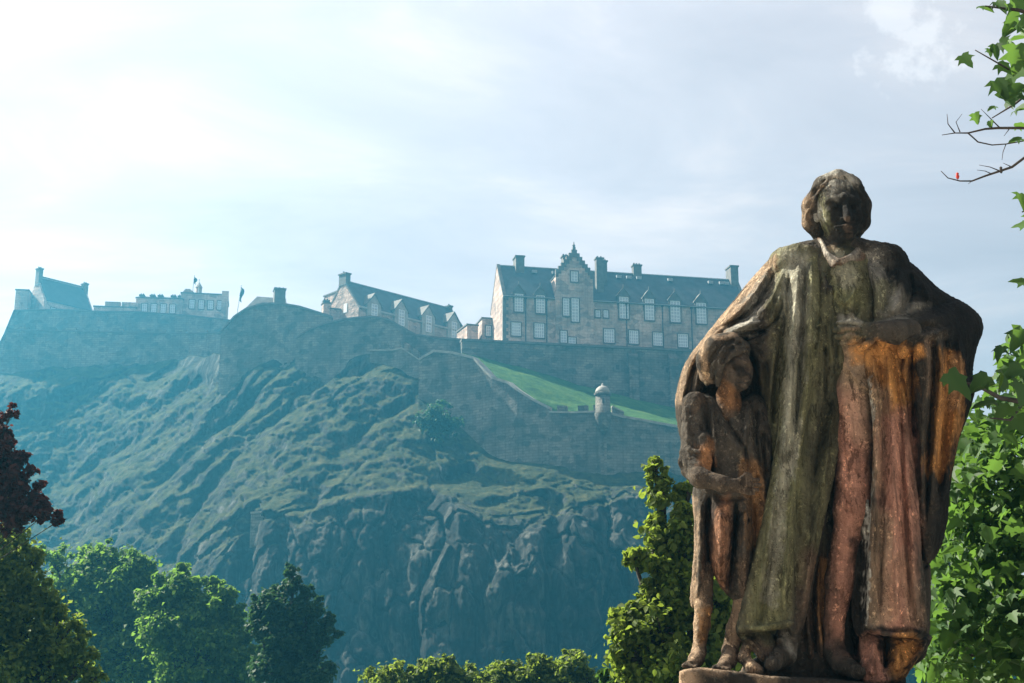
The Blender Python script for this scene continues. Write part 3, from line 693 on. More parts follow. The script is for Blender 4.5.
class Sdf:
    def __init__(s, px0, px1, py0, py1, d0, d1, h):
        a = [pt(x, y, d) for x in (px0, px1) for y in (py0, py1) for d in (d0, d1)]; a = np.array(a)
        s.lo = a.min(0)-3*h; s.h = h; s.n = np.ceil((a.max(0)-s.lo)/h).astype(int)+4
        s.F = np.full(s.n, 0.5, np.float32)
        s.ax = [(s.lo[i]+h*np.arange(s.n[i])).astype(np.float32) for i in range(3)]
    def sub(s, lo, hi):
        i0 = np.maximum(((np.array(lo)-s.lo)/s.h).astype(int)-1, 0); i1 = np.minimum(((np.array(hi)-s.lo)/s.h).astype(int)+2, s.n)
        if np.any(i1 <= i0): return None, None
        sl = tuple(slice(a, b) for a, b in zip(i0, i1))
        g = np.meshgrid(*[s.ax[i][sl[i]] for i in range(3)], indexing='ij', sparse=True)
        return sl, g
    def put(s, sl, d, k, op):
        if op == 'u': s.F[sl] = smin(s.F[sl], d, k)
        else: s.F[sl] = -smin(-s.F[sl], d, k)
    def chain(s, pts, rad, k=0.03, op='u', flat=1.0):
        pts = [pt(*q) for q in pts]
        if not hasattr(rad, '__len__'): rad = [rad]*len(pts)
        for i in range(len(pts)-1):
            a, b, ra, rb = pts[i], pts[i+1], rad[i], rad[i+1]; m = max(ra, rb)+k+3*s.h
            sl, g = s.sub(np.minimum(a, b)-m, np.maximum(a, b)+m)
            if sl is None: continue
            ab = b-a; L = float(ab@ab)+1e-9
            t = np.clip(((g[0]-a[0])*ab[0]+(g[1]-a[1])*ab[1]+(g[2]-a[2])*ab[2])/L, 0, 1)
            d = np.sqrt((g[0]-a[0]-t*ab[0])**2+((g[1]-a[1]-t*ab[1])/flat)**2+(g[2]-a[2]-t*ab[2])**2)-(ra+(rb-ra)*t)
            s.put(sl, d, k, op)
        return s
    def ell(s, c, r, rot=(0, 0, 0), k=0.03, op='u'):
        c = pt(*c); r = np.array(r, np.float32); m = float(r.max())+k+3*s.h
        sl, g = s.sub(c-m, c+m)
        if sl is None: return s
        from mathutils import Euler
        A = np.array(Euler([R(q) for q in rot]).to_matrix()).T
        q = [g[0]-c[0], g[1]-c[1], g[2]-c[2]]
        w = [A[i, 0]*q[0]+A[i, 1]*q[1]+A[i, 2]*q[2] for i in range(3)]
        k0 = np.sqrt((w[0]/r[0])**2+(w[1]/r[1])**2+(w[2]/r[2])**2); k1 = np.sqrt((w[0]/r[0]**2)**2+(w[1]/r[1]**2)**2+(w[2]/r[2]**2)**2)
        s.put(sl, (k0*(k0-1)/np.maximum(k1, 1e-5)).astype(np.float32), k, op); return s
    def slab(s, poly, ctrl, thick, rnd=10, folds=(), k=0.02, raw=False, bulge=1.0):
        """outline (front elevation), depth control points (px,py,d), thickness, edge rounding, fold lines (pts, width px, amp m)"""
        poly = np.array(poly, float) if raw else smooth_poly(poly, 5)
        D = poly_raster(poly)
        c = list(ctrl)
        ev = rbf(c) if len(c) > 3 else None
        front = (ev(gx_[::4, ::4], gy_[::4, ::4]) if ev else np.full((RH//4, RW//4), c[0][2])).astype(np.float32)
        front = bil_up(front)
        e = np.clip(-D/rnd, 0, 1); front = front-(1-np.sqrt(np.maximum(1-(1-e)**2, 0)))*rnd*MPP*bulge
        for f in folds:
            d, t = line_raster(f[0]); w = f[1]*(0.55+0.45*np.sin(np.pi*np.clip(t, .03, .97)))
            front = front+f[2]*(1.3 if f[2] > 0 else 1.75)*np.exp(-np.abs(d/w)**(1.7 if f[2] > 0 else 1.25))*np.clip(np.sin(np.pi*np.clip(t, .02, .98))*3, 0, 1)
        ins = D < 4
        lo2 = (gx_[ins].min(), gy_[ins].min()); hi2 = (gx_[ins].max(), gy_[ins].max())
        fm = front[ins]; dm, dM = fm.min()-thick-.03, fm.max()+.04
        cs = np.array([pt(x, y, d) for x in (lo2[0], hi2[0]) for y in (lo2[1], hi2[1]) for d in (dm, dM)])
        sl, g = s.sub(cs.min(0)-3*s.h, cs.max(0)+3*s.h)
        zf = g[1]*cP+(g[2]-EYE)*sP
        px = 512+FPX*g[0]/zf; py = 341.5-FPX*(-g[1]*sP+(g[2]-EYE)*cP)/zf; py = np.broadcast_to(py, px.shape)
        d2 = bil(D, px, py)*MPP; fr = bil(front, px, py); dd = SY-g[1]
        r = 0.012
        a = np.maximum(dd-fr, fr-thick-dd)*0.8
        q = np.minimum(np.maximum(d2, a), 0)+np.hypot(np.maximum(d2+r, 0), np.maximum(a+r, 0))-r
        q = np.where((d2 > -r) & (a > -r), np.hypot(np.maximum(d2+r, 0), np.maximum(a+r, 0))-r, np.maximum(d2, a))
        s.put(sl, q.astype(np.float32), k, 'u'); return s
    def mesh(s):
        F = s.F; neg = F < 0
        c = np.zeros(tuple(np.array(F.shape)-1), np.int8)
        for dx in (0, 1):
            for dy in (0, 1):
                for dz in (0, 1):
                    c += neg[dx:F.shape[0]-1+dx, dy:F.shape[1]-1+dy, dz:F.shape[2]-1+dz]
        I = np.argwhere((c > 0) & (c < 8)); N = len(I)
        cor = [(dx, dy, dz) for dx in (0, 1) for dy in (0, 1) for dz in (0, 1)]
        val = np.stack([F[I[:, 0]+q[0], I[:, 1]+q[1], I[:, 2]+q[2]] for q in cor], 1)
        acc = np.zeros((N, 3), np.float32); cnt = np.zeros((N, 1), np.float32)
        for i in range(8):
            for j in range(i+1, 8):
                if sum(abs(a-b) for a, b in zip(cor[i], cor[j])) != 1: continue
                va, vb = val[:, i], val[:, j]; x = (va < 0) != (vb < 0)
                t = np.where(x, va/np.where(x, va-vb, 1), 0)[:, None]
                p = np.array(cor[i], np.float32)+t*(np.array(cor[j], np.float32)-np.array(cor[i], np.float32))
                acc += np.where(x[:, None], p, 0); cnt += x[:, None]
        V = (I+acc/np.maximum(cnt, 1))*s.h+s.lo
        idx = np.full(c.shape, -1, np.int32); idx[I[:, 0], I[:, 1], I[:, 2]] = np.arange(N)
        Q = []
        for ax in range(3):
            u, v = [(1, 2), (2, 0), (0, 1)][ax]
            A = np.take(neg, range(F.shape[ax]-1), ax); B = np.take(neg, range(1, F.shape[ax]), ax)
            E = np.argwhere(A != B); E = E[(E[:, u] > 0) & (E[:, v] > 0) & (E[:, u] < c.shape[u]) & (E[:, v] < c.shape[v])]
            fl = A[E[:, 0], E[:, 1], E[:, 2]]
            def cell(du, dv):
                q = E.copy(); q[:, u] += du; q[:, v] += dv; return idx[q[:, 0], q[:, 1], q[:, 2]]
            q = np.stack([cell(-1, -1), cell(0, -1), cell(0, 0), cell(-1, 0)], 1)
            Q.append(np.where(fl[:, None], q, q[:, ::-1]))
        Q = np.concatenate(Q); Q = Q[(Q >= 0).all(1)]
        # keep the largest connected piece clean: relax once
        nb = np.zeros_like(V); ct = np.zeros((len(V), 1), np.float32)
        for a in range(4):
            for b in ((a+1) % 4, (a+3) % 4):
                np.add.at(nb, Q[:, a], V[Q[:, b]]); np.add.at(ct, Q[:, a], 1)
        V = V*0.72+0.28*nb/np.maximum(ct, 1)
        return V, Q
def bil_up(A):
    yy = np.clip(np.arange(RH)/4.0, 0, A.shape[0]-1.001); xx = np.clip(np.arange(RW)/4.0, 0, A.shape[1]-1.001)
    j = yy.astype(int)[:, None]; i = xx.astype(int)[None]; fy = (yy[:, None]-j).astype(np.float32); fx = (xx[None]-i).astype(np.float32)
    return (A[j, i]*(1-fx)+A[j, i+1]*fx)*(1-fy)+(A[j+1, i]*(1-fx)+A[j+1, i+1]*fx)*fy
def vnormals(V, Q):
    n = np.cross(V[Q[:, 2]]-V[Q[:, 0]], V[Q[:, 3]]-V[Q[:, 1]]); N = np.zeros_like(V)
    for a in range(4): np.add.at(N, Q[:, a], n)
    return N/np.maximum(np.linalg.norm(N, axis=1, keepdims=True), 1e-9)
GRIME, BROWN, MOSS, LICH_LIT, PINK, ORNG, BLACK, TAN = ((.075,.064,.05),(.18,.125,.085),(.215,.215,.105),(.56,.54,.46),(.58,.29,.20),(.70,.33,.10),(.012,.011,.01),(.48,.34,.22))  # lichen tone also paints lit edges; black serves crust and painted shade
def carve(name, s, parent, base, paint=(), rough=.006, mat=None, crease=0.0):
    V, Q = s.mesh(); N = vnormals(V, Q)
    V = V+N*(fbm(V*7, 3)*rough*1.3+fbm(V*30+5, 3)*rough*1.1)[:, None]
    if crease: V = V+N*((fbm(V*np.array([15, 15, 1.6])+3, 3, .55, True)-.25)*crease+(fbm(V*np.array([40, 40, 5])+3, 2, .5, True)-.25)*crease*.35)[:, None]
    zf = V[:, 1]*cP+(V[:, 2]-EYE)*sP; px = 512+FPX*V[:, 0]/zf; py = 341.5-FPX*(-V[:, 1]*sP+(V[:, 2]-EYE)*cP)/zf
    st_ = np.array([1, 1, .3]); w = fbm(V*st_*9+2, 4)*11+fbm(V*26, 2)*5; w2 = fbm(V*4+31, 4)*16
    col = np.repeat(np.array([base], np.float32), len(V), 0)
    for pts, rad, c, amt in paint:          # weathering stains, painted shade and lit edges: along a stroke, ragged by noise
        p = np.array(pts, float); d = np.full(len(V), 1e9)
        X, Y = px+w, py+w2*1.5
        if len(p) == 1: d = np.hypot(X-p[0, 0], Y-p[0, 1])
        for i in range(len(p)-1):
            a, b = p[i], p[i+1]; ab = b-a; t = np.clip(((X-a[0])*ab[0]+(Y-a[1])*ab[1])/(ab@ab), 0, 1)
            d = np.minimum(d, np.hypot(X-a[0]-t*ab[0], Y-a[1]-t*ab[1]))
        f = (amt*np.clip(1.4-d/rad*1.1, 0, 1))[:, None]; col = col*(1-f)+np.array(c)*f
    return np_mesh(name, V, Q.astype(np.int32), mat or M['statue'], parent, True, col)

t = NT('weathered carved sandstone')
at = t.n.new('ShaderNodeAttribute'); at.attribute_name = 'vert_tone'; base = at.outputs['Color']  # carved stone tones, with painted shade and lit edges
f1 = t.noise(t.map(t.pos, (1, 1, .55)), 9.0, 8, 0.7); f2 = t.noise(t.pos, 42.0, 6, 0.7); f3 = t.noise(t.map(t.pos, (1, 1, .1)), 14.0, 5, 0.6)
c = t.mix(t.ramp(f1, [(0.38, 0.0), (0.62, 0.75)]), base, t.mix(1.0, base, (0.4, 0.38, 0.36), 'MULTIPLY'))
c = t.mix(t.ramp(f3, [(0.52, 0.0), (0.66, 0.5)]), c, (0.02, 0.019, 0.015))
c = t.mix(t.math('MULTIPLY', t.ramp(f2, [(0.54, 0.0), (0.66, 0.6)]), t.ramp(f3, [(0.44, 1.0), (0.54, 0.1)])), c, t.mix(1.0, base, (2.6, 2.5, 2.3), 'MULTIPLY'))
sp = t.vor(t.pos, 55.0); c = t.mix(t.math('MULTIPLY', t.ramp(sp, [(0.12, 0.95), (0.22, 0.0)]), t.ramp(f1, [(0.45, 0.0), (0.55, 1.0)])), c, (0.02, 0.02, 0.016))
lf = t.noise(t.map(t.pos, (1, 1, .8)), 26.0, 5, 0.75); lm = t.noise(t.pos, 3.5, 3, 0.6)
lich = t.math('MULTIPLY', t.ramp(lf, [(0.585, 0.0), (0.605, 1.0)]), t.ramp(lm, [(0.45, 0.0), (0.6, 0.8)]))
c = t.mix(lich, c, t.mix(1.0, base, (2.2, 2.2, 2.0), 'MULTIPLY'))
soot = t.math('MULTIPLY', t.ramp(t.noise(t.map(t.pos, (1, 1, .35)), 17.0, 6, 0.75), [(0.54, 0.0), (0.57, 1.0)]), t.ramp(t.noise(t.pos, 2.6, 3, .6), [(0.42, 0.0), (0.58, 0.85)]))
c = t.mix(soot, c, t.mix(1.0, base, (.22, .21, .2), 'MULTIPLY'))
pit = t.vor(t.pos, 95.0); pitm = t.math('MULTIPLY', t.ramp(pit, [(0.14, 1.0), (0.26, 0.0)]), t.ramp(f1, [(0.42, 0.2), (0.56, 1.0)]))
c = t.mix(t.math('MULTIPLY', pitm, .7), c, (0.012, 0.011, 0.009))
bn = t.math('SUBTRACT', t.math('ADD', t.math('MULTIPLY', f2, 0.7), t.math('ADD', f1, t.math('MULTIPLY', lf, .5))), t.math('MULTIPLY', pitm, .5))
t.bump(bn, 1.0, 0.045)
M['statue'] = t.fin(c, 0.85, 0.12)

ST = empty('stone_statue', P(800, 674, SY), 0, 'weathered stone statue of a robed man with one arm round a child beside him', 'statue')
# parts are carved in world space; the empty sits at the base
def under(o, par):
    o.parent = par
    if par is ST: o.matrix_parent_inverse = Matrix.Translation(-ST.location)
    return o
class _Root: pass
# ---------------------------------------------------------------- the man: one body
b = Sdf(755, 930, 165, 690, -.4, .62, .0068)
b.ell((838,300,-.02), (.30,.25,.42), (0,0,0), .05)                       # trunk
b.ell((845,372,.0), (.26,.22,.26), (0,0,0), .08)
b.chain([(836,262,-.03),(838,240,.02)], [.10,.092], .05)                 # neck
b.ell((838,206,.05), (.148,.175,.215), (6,0,-18), .02)                   # skull
b.ell((842,225,.085), (.10,.125,.12), (0,0,-14), .05)                     # jaw
b.ell((846,237,.155), (.05,.045,.035), (0,0,0), .03)                     # chin
b.chain([(829,200.5,.19),(845,198,.225),(860,201,.175)], [.018,.024,.017], .03)   # brow
b.ell((834.5,206,.232), (.034,.036,.024), (0,0,0), .012, 's'); b.ell((855,206,.218), (.03,.036,.024), (0,0,0), .012, 's')
b.ell((834,206.5,.195), (.02,.02,.016), k=.006); b.ell((854,206.5,.185), (.02,.02,.016), k=.006)
b.chain([(845,203,.23),(847,213,.275),(848,218,.295)], [.016,.022,.028], .018)   # nose
b.ell((842,219,.255), (.018,.02,.014), k=.012); b.ell((853,219,.25), (.018,.02,.014), k=.012)
b.ell((830,216,.165), (.035,.03,.045), k=.04); b.ell((858,216,.15), (.03,.03,.045), k=.04)
b.chain([(836,227,.235),(847,225.5,.262),(857,227,.225)], .013, .012); b.chain([(838,230.5,.232),(847,231,.25),(855,230.5,.225)], .014, .012)
b.chain([(835,228.8,.25),(847,228.4,.278),(857,228.8,.245)], .009, .004, 's'); b.chain([(838,233.4,.235),(847,233.6,.25),(855,233.4,.225)], .009, .008, 's'); b.chain([(833,213,.215),(836,221,.235),(834,229,.21)], .008, .012, 's')
b.chain([(816,206,.04),(813.5,212,.05),(817,220,.07)], [.022,.025,.016], .012)    # ear
# waistcoat front
b.slab([(820,250),(852,250),(866,268),(875,296),(878,330),(872,352),(846,356),(832,345),(830,290),(818,262)],
       [(836,255,.13),(852,258,.14),(836,280,.22),(866,290,.2),(848,300,.26),(838,330,.27),(870,330,.24),(850,350,.26)], .3, 8,
       [([(858,258),(860,285),(856,318)], 1.8, -.03), ([(853,258),(854,285),(851,318)], 2.2, .014), ([(832,283),(846,284),(857,282)], 1.6, -.03),
        ([(834,287),(845,303),(856,286)], 2.0, .028), ([(838,287),(845,296),(852,287)], 3, -.012), ([(846,306),(846,320)], 1.5, -.014), ([(834,300),(840,322)], 2, .02)])
# breeches, stockings, shoes
b.chain([(848,380,.10),(853,440,.16),(852,510,.20),(846,545,.18)], [.17,.135,.105,.085], .05)
b.chain([(846,540,.18),(840,580,.15),(834,620,.15),(834,648,.16)], [.09,.092,.062,.058], .02)
b.chain([(836,540,.20),(848,543,.265),(858,538,.22)], .018, .02)         # knee band
b.chain([(834,652,.16),(843,664,.28),(858,672,.42)], [.068,.062,.045], .03, flat=1)
b.chain([(836,410,.20),(848,450,.27),(846,505,.28)], .02, .03); b.chain([(868,395,.18),(860,450,.24),(856,520,.27)], .018, .03); b.chain([(844,400,.22),(838,440,.24)], .02, .03)
b.chain([(840,415,.25),(845,470,.29),(850,520,.3)], .012, .02, 's')
b.chain([(812,400,.02),(806,520,.12),(795,600,.18),(788,640,.24)], [.16,.12,.09,.062], .03)
b.chain([(787,640,.26),(783,655,.30),(772,664,.42)], [.075,.072,.048], .03)
b.chain([(779,640,.33),(792,646,.34)], .018, .012); b.chain([(776,650,.37),(792,655,.36)], .016, .012)
# bulging cloth at the waist over the hip
b.slab([(838,352),(862,344),(876,350),(876,378),(873,402),(862,398),(848,385),(838,372)], [(840,360,.24),(860,350,.27),(874,370,.29),(868,398,.25),(850,380,.28)], .2, 10,
       [([(842,372),(856,388),(872,402)], 2.5, -.045), ([(846,352),(862,372),(872,385)], 2.5, -.018), ([(842,360),(855,378),(870,392)], 3, .02)])
# his arm and hand
b.chain([(908,332,.30),(896,332,.355),(874,331,.40)], [.085,.075,.058], .03)
b.ell((864,331,.405), (.075,.04,.062), (0,-4,0), .025)
for (q, r) in (([(860,324,.42),(850,322,.435),(838,323,.42)], .021), ([(858,330,.43),(848,329,.445),(835,330,.42)], .022), ([(858,336,.425),(848,336,.44),(836,337,.415)], .021), ([(860,341,.41),(851,342,.425),(841,343.5,.405)], .018),
               ([(872,340,.41),(866,345,.44),(860,350,.43)], .023)):
    b.chain(q, [r, r*.95, r*.75], .008)
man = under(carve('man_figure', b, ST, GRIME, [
    ([(838,175),(840,235)], 30, GRIME, .6), ([(838,200),(843,234)], 18, (.035,.032,.025), .8), ([(854,192),(858,236)], 14, BLACK, .9), ([(838,206),(838,236)], 9, BLACK, .5), ([(836,206),(856,206)], 4, BLACK, .7), ([(820,198),(823,240)], 5, MOSS, .8), ([(830,192),(852,186)], 8, LICH_LIT, .6), ([(848,218),(848,231)], 4, BROWN, .5), ([(817,205),(817,222)], 5, LICH_LIT, .9), ([(822,240),(830,250)], 8, TAN, .5),  # blacks paint shade on the face's right side, brow and eye sockets
    ([(845,270),(848,320)], 26, MOSS, .9), ([(838,262),(850,275)], 12, LICH_LIT, .35), ([(842,322),(880,332)], 16, GRIME, .6), ([(838,323),(862,325)], 4, LICH_LIT, .6), ([(838,331),(860,331)], 2.5, TAN, .6), ([(838,338),(858,337)], 2.5, TAN, .5), ([(842,348),(870,346)], 4, BLACK, .7),  # black under the hand is painted shade; pale strokes lighten the fingers
    ([(850,360),(872,395)], 20, TAN, .8), ([(858,350),(880,350)], 9, ORNG, .9), ([(845,410),(855,500)], 22, PINK, .9), ([(850,390),(858,430)], 14, TAN, .4),
    ([(834,420),(832,500)], 8, BLACK, .7), ([(850,520),(842,640)], 18, PINK, .85), ([(858,540),(856,620)], 7, BLACK, .8), ([(840,650),(865,675)], 14, GRIME, .8), ([(785,640),(775,668)], 18, GRIME, .8), ([(783,635),(790,650)], 7, LICH_LIT, .4)]), ST)
# hair
hr = Sdf(796, 880, 162, 250, -.25, .32, .006)
hr.ell((837,204,-.02), (.175,.17,.2), (0,0,0), .02)
hr.chain([(822,188,.05),(812,206,.03),(811,222,.0),(818,236,-.05)], [.06,.06,.052,.04], .05); hr.chain([(853,188,.04),(861,205,.0),(861,222,-.03),(856,234,-.05)], [.065,.06,.052,.04], .05)
hr.chain([(824,183,.1),(838,180,.12),(852,184,.1)], [.05,.06,.05], .05)
hr.ell((846,213,.22), (.118,.17,.155), (0,0,-18), .02, 's')
for q in ([(836,176,.14),(822,186,.16),(812,202,.09),(806,218,.06)],[(840,176,.15),(829,186,.185),(820,196,.15)],[(846,177,.15),(856,186,.16),(864,200,.08),(867,216,.04)],[(842,176,.16),(845,186,.19),(843,192,.2)],[(826,176,.10),(813,190,.10),(806,208,.05)],[(808,222,.05),(814,234,.03)],[(866,222,.03),(861,234,.0)],[(852,176,.12),(862,188,.1),(868,205,.02)]):
    hr.chain(q, [.011]*len(q), .02)
for q in ([(838,177,.165),(826,187,.19),(816,199,.14),(810,214,.09)],[(843,177,.17),(852,187,.19),(860,199,.13)],[(831,175,.13),(817,189,.15),(808,206,.09)],[(808,214,.08),(812,228,.05)]):
    hr.chain(q, [.013]*len(q), .008, 's')
under(carve('hair', hr, man, GRIME, [([(832,178),(848,180)], 12, LICH_LIT, .75), ([(828,190),(836,184)], 8, TAN, .4), ([(808,195),(805,220)], 7, TAN, .6), ([(864,190),(866,225)], 10, BLACK, .8), ([(826,200),(824,215)], 5, MOSS, .6)], .004), man)
# ---------------------------------------------------------------- gown
g = Sdf(668, 990, 236, 690, -.45, .62, .0072)
SIL_L = [(816,246),(794,253.5),(775,259),(765,265),(745,288),(719,320),(700,344),(686,364),(678,391),(677,412)]
SIL_R = [(897,257),(913,265),(937,288),(964,304),(978,316),(982,330),(976,348),(972,371),(974,391),(966,419),(958,441),(950,483),(946,524),(937,553),(926,566)]
g.slab([(818,248)]+SIL_L[2:]+[(682,440),(700,478),(742,500),(752,600),(775,648),(800,662),(860,668),(915,664),(928,640),(930,570)]+SIL_R[::-1]+[(873,252),(856,247)],
       [(837,255,-.05),(700,400,-.02),(760,300,0),(960,340,-.1),(930,500,-.1),(840,400,-.08),(800,600,.02),(900,640,.1),(770,600,.1)], .3, 22,
       [([(812,540),(806,600),(812,664)], 4, .07), ([(822,530),(818,600),(822,660)], 3.5, .08), ([(816,540),(812,600),(816,660)], 2.5, -.04), ([(850,560),(856,660)], 5, -.05), ([(800,560),(798,640)], 3, .06)])
# shoulders
g.chain([(790,268,.0),(838,254,-.02),(886,266,.0)], [.15,.13,.15], .06)
# sleeve and drape round the child
g.slab([(812,250),(794,254),(775,260),(765,266),(745,289),(719,321),(700,345),(686,365),(678,392),(677,413),(684,446),(688,458),(700,452),(700,410),(706,380),(716,352),(735,342),(752,352),(760,385),(762,440),(770,470),(785,420),(800,330)],
       [(800,256,.06),(775,264,.04),(785,300,.24),(760,300,.2),(740,310,.16),(755,335,.3),(722,335,.24),(700,360,.16),(690,400,.14),(682,380,.06),(690,440,.16),(770,380,.24),(768,450,.26),(800,300,.28)], .34, 14,
       [([(772,264),(748,300),(716,334),(694,360),(682,400)], 3.5, .05), ([(779,264),(757,305),(728,328),(704,350),(690,378)], 2.6, -.05), ([(786,264),(768,305),(740,328),(716,338)], 4, .055),
        ([(790,268),(778,315),(752,338),(728,336)], 2.6, -.055), ([(782,290),(768,330),(745,342)], 4, .05), ([(765,322),(740,327),(722,333)], 3, .045), ([(760,314),(736,320),(716,330)], 2.4, -.04),
        ([(768,332),(750,333),(735,336)], 2.2, -.04), ([(692,352),(684,378),(681,410)], 2.5, .035), ([(700,352),(691,376),(687,412)], 2.2, -.045), ([(706,352),(697,378),(694,410)], 2.5, .03),
        ([(788,300),(780,360),(772,430)], 3, -.05), ([(775,345),(770,400),(768,450)], 3, .035), ([(765,360),(764,420)], 2.4, -.03), ([(766,275),(756,292)], 3, .03)])
# long front panel on the child's side
g.slab([(818,246),(826,258),(829,280),(825,316),(817,371),(809,403),(802,450),(798,483),(796,524),(795,566),(793,626),(785,628),(764,631),(747,634),(736,631),(743,600),(753,560),(762,520),(770,483),(778,430),(782,390),(786,330),(782,300),(782,266),(795,254)],
       [(812,250,.09),(790,258,.08),(806,275,.24),(824,270,.18),(800,330,.34),(822,320,.3),(798,400,.38),(786,480,.41),(776,560,.43),(745,620,.42),(790,620,.44)], .09, 7,
       [([(799,258),(796,300),(792,350),(788,420),(772,520),(755,615)], 4, .042), ([(806,262),(803,310),(800,370),(796,430)], 2.6, -.045), ([(812,258),(811,310),(808,370),(800,440),(792,520),(780,620)], 3.4, .038),
        ([(789,275),(787,320),(785,380)], 2.4, -.045), ([(819,262),(820,300),(814,360)], 2.2, -.03), ([(784,440),(775,520),(764,600),(760,626)], 3.5, -.03), ([(796,470),(788,560),(784,625)], 2.6, .02), ([(740,628),(765,627),(792,621)], 2.2, .012)])
g.chain([(740,629,.41),(764,628,.45),(792,623,.45)], .014, .015)
# hem turning under, seen from below
g.slab([(738,630),(770,632),(776,650),(764,662),(752,650),(743,642)], [(740,632,.33),(770,634,.33),(764,656,.38),(750,645,.36)], .1, 6, [([(744,636),(756,646),(764,658)], 2.5, .04)])
g.chain([(747,646,.30),(744,658,.34),(752,668,.42),(760,671,.42)], [.03,.034,.035,.025], .02)
# dark inner coat tail
g.slab([(822,262),(833,268),(836,300),(842,335),(845,362),(836,385),(840,410),(840,440),(833,480),(824,520),(813,574),(805,618),(797,636),(788,630),(792,560),(795,483),(802,410),(812,350),(822,300)],
       [(826,265,.17),(836,320,.29),(842,360,.29),(828,400,.29),(836,430,.27),(815,480,.33),(805,560,.36),(797,630,.36)], .14, 8,
       [([(832,280),(830,330),(832,362)], 2.2, .03), ([(838,325),(836,360)], 2, -.02), ([(826,340),(824,400),(814,480)], 3, -.035), ([(834,395),(828,450),(815,530),(802,610)], 3.5, .035), ([(820,440),(808,520)], 3, -.02)])
# right chest of the gown
g.slab([(856,246),(873,252),(897,257),(913,265),(937,288),(950,300),(930,312),(905,316),(885,320),(874,318),(874,296),(866,270)],
       [(860,250,.08),(872,285,.25),(895,270,.16),(895,300,.27),(925,290,.1),(940,300,.06),(880,315,.29),(915,310,.2)], .25, 10,
       [([(868,262),(878,292),(878,316)], 2.4, .04), ([(884,262),(890,290),(882,315)], 3.2, -.028), ([(898,266),(902,292),(890,314)], 4, .04), ([(910,272),(912,295),(902,312)], 3, -.04), ([(922,282),(930,300)], 4, .035)])
# sleeve over the forearm and its long fall
g.slab([(872,322),(890,314),(920,308),(950,302),(964,304),(978,316),(982,330),(976,348),(972,371),(974,391),(966,419),(958,441),(950,483),(946,524),(937,553),(925,561),(918,520),(911,450),(908,400),(902,372),(906,352),(892,346),(880,348)],
       [(878,322,.30),(892,315,.27),(920,308,.17),(948,302,.06),(880,332,.36),(900,327,.36),(930,320,.28),(965,315,.08),(978,330,.0),(900,345,.36),(925,345,.34),(950,350,.2),(930,400,.28),(960,400,.1),(920,440,.22),(945,470,.14),(930,540,.12)], .24, 14,
       [([(912,348),(912,390),(914,440)], 3.2, -.10), ([(922,344),(926,372),(922,430),(922,500)], 3.4, .06), ([(932,338),(934,370),(930,420),(926,520)], 3, -.07), ([(944,335),(948,370),(946,420),(938,500)], 5, -.05), ([(938,335),(941,372),(938,420),(930,500)], 3, .05),
        ([(958,335),(962,380),(954,430),(944,500)], 4, .05), ([(900,345),(912,338),(935,334),(955,325)], 3, .03), ([(884,326),(915,321),(945,317)], 4, .02), ([(888,333),(912,328),(940,326)], 2.4, -.025), ([(893,318),(898,330),(894,344)], 2.4, .025)])
g.ell((903,351,.35), (.035,.05,.05), (0,0,0), .02); g.ell((919,350,.34), (.03,.05,.05), (0,0,0), .02)
# right front panel
g.slab([(866,347),(880,343),(899,346),(903,380),(908,412),(913,460),(918,500),(922,560),(926,632),(905,637),(884,635),(866,628),(866,590),(869,540),(872,480),(873,430),(869,390),(864,362)],
       [(870,350,.30),(898,350,.28),(870,400,.36),(904,410,.28),(872,480,.40),(914,490,.34),(870,560,.43),(920,570,.38),(870,625,.45),(922,628,.40),(895,560,.43)], .1, 7,
       [([(872,352),(877,400),(876,480),(871,560),(869,622)], 2.2, .03), ([(879,356),(884,420),(882,520),(880,620)], 3.4, -.035), ([(888,350),(893,420),(895,520),(898,625)], 4, .045), ([(895,360),(901,430),(905,520),(911,620)], 2.8, -.03), ([(904,440),(912,540),(918,625)], 3.2, .03)])
g.chain([(866,626,.44),(884,633,.46),(905,635,.44),(924,630,.40)], .015, .015)
g.slab([(857,520),(868,500),(870,560),(868,628),(856,632),(852,600)], [(860,530,.26),(868,540,.34),(862,620,.34),(856,600,.26)], .1, 5, [([(862,530),(861,625)], 2.2, -.03)])
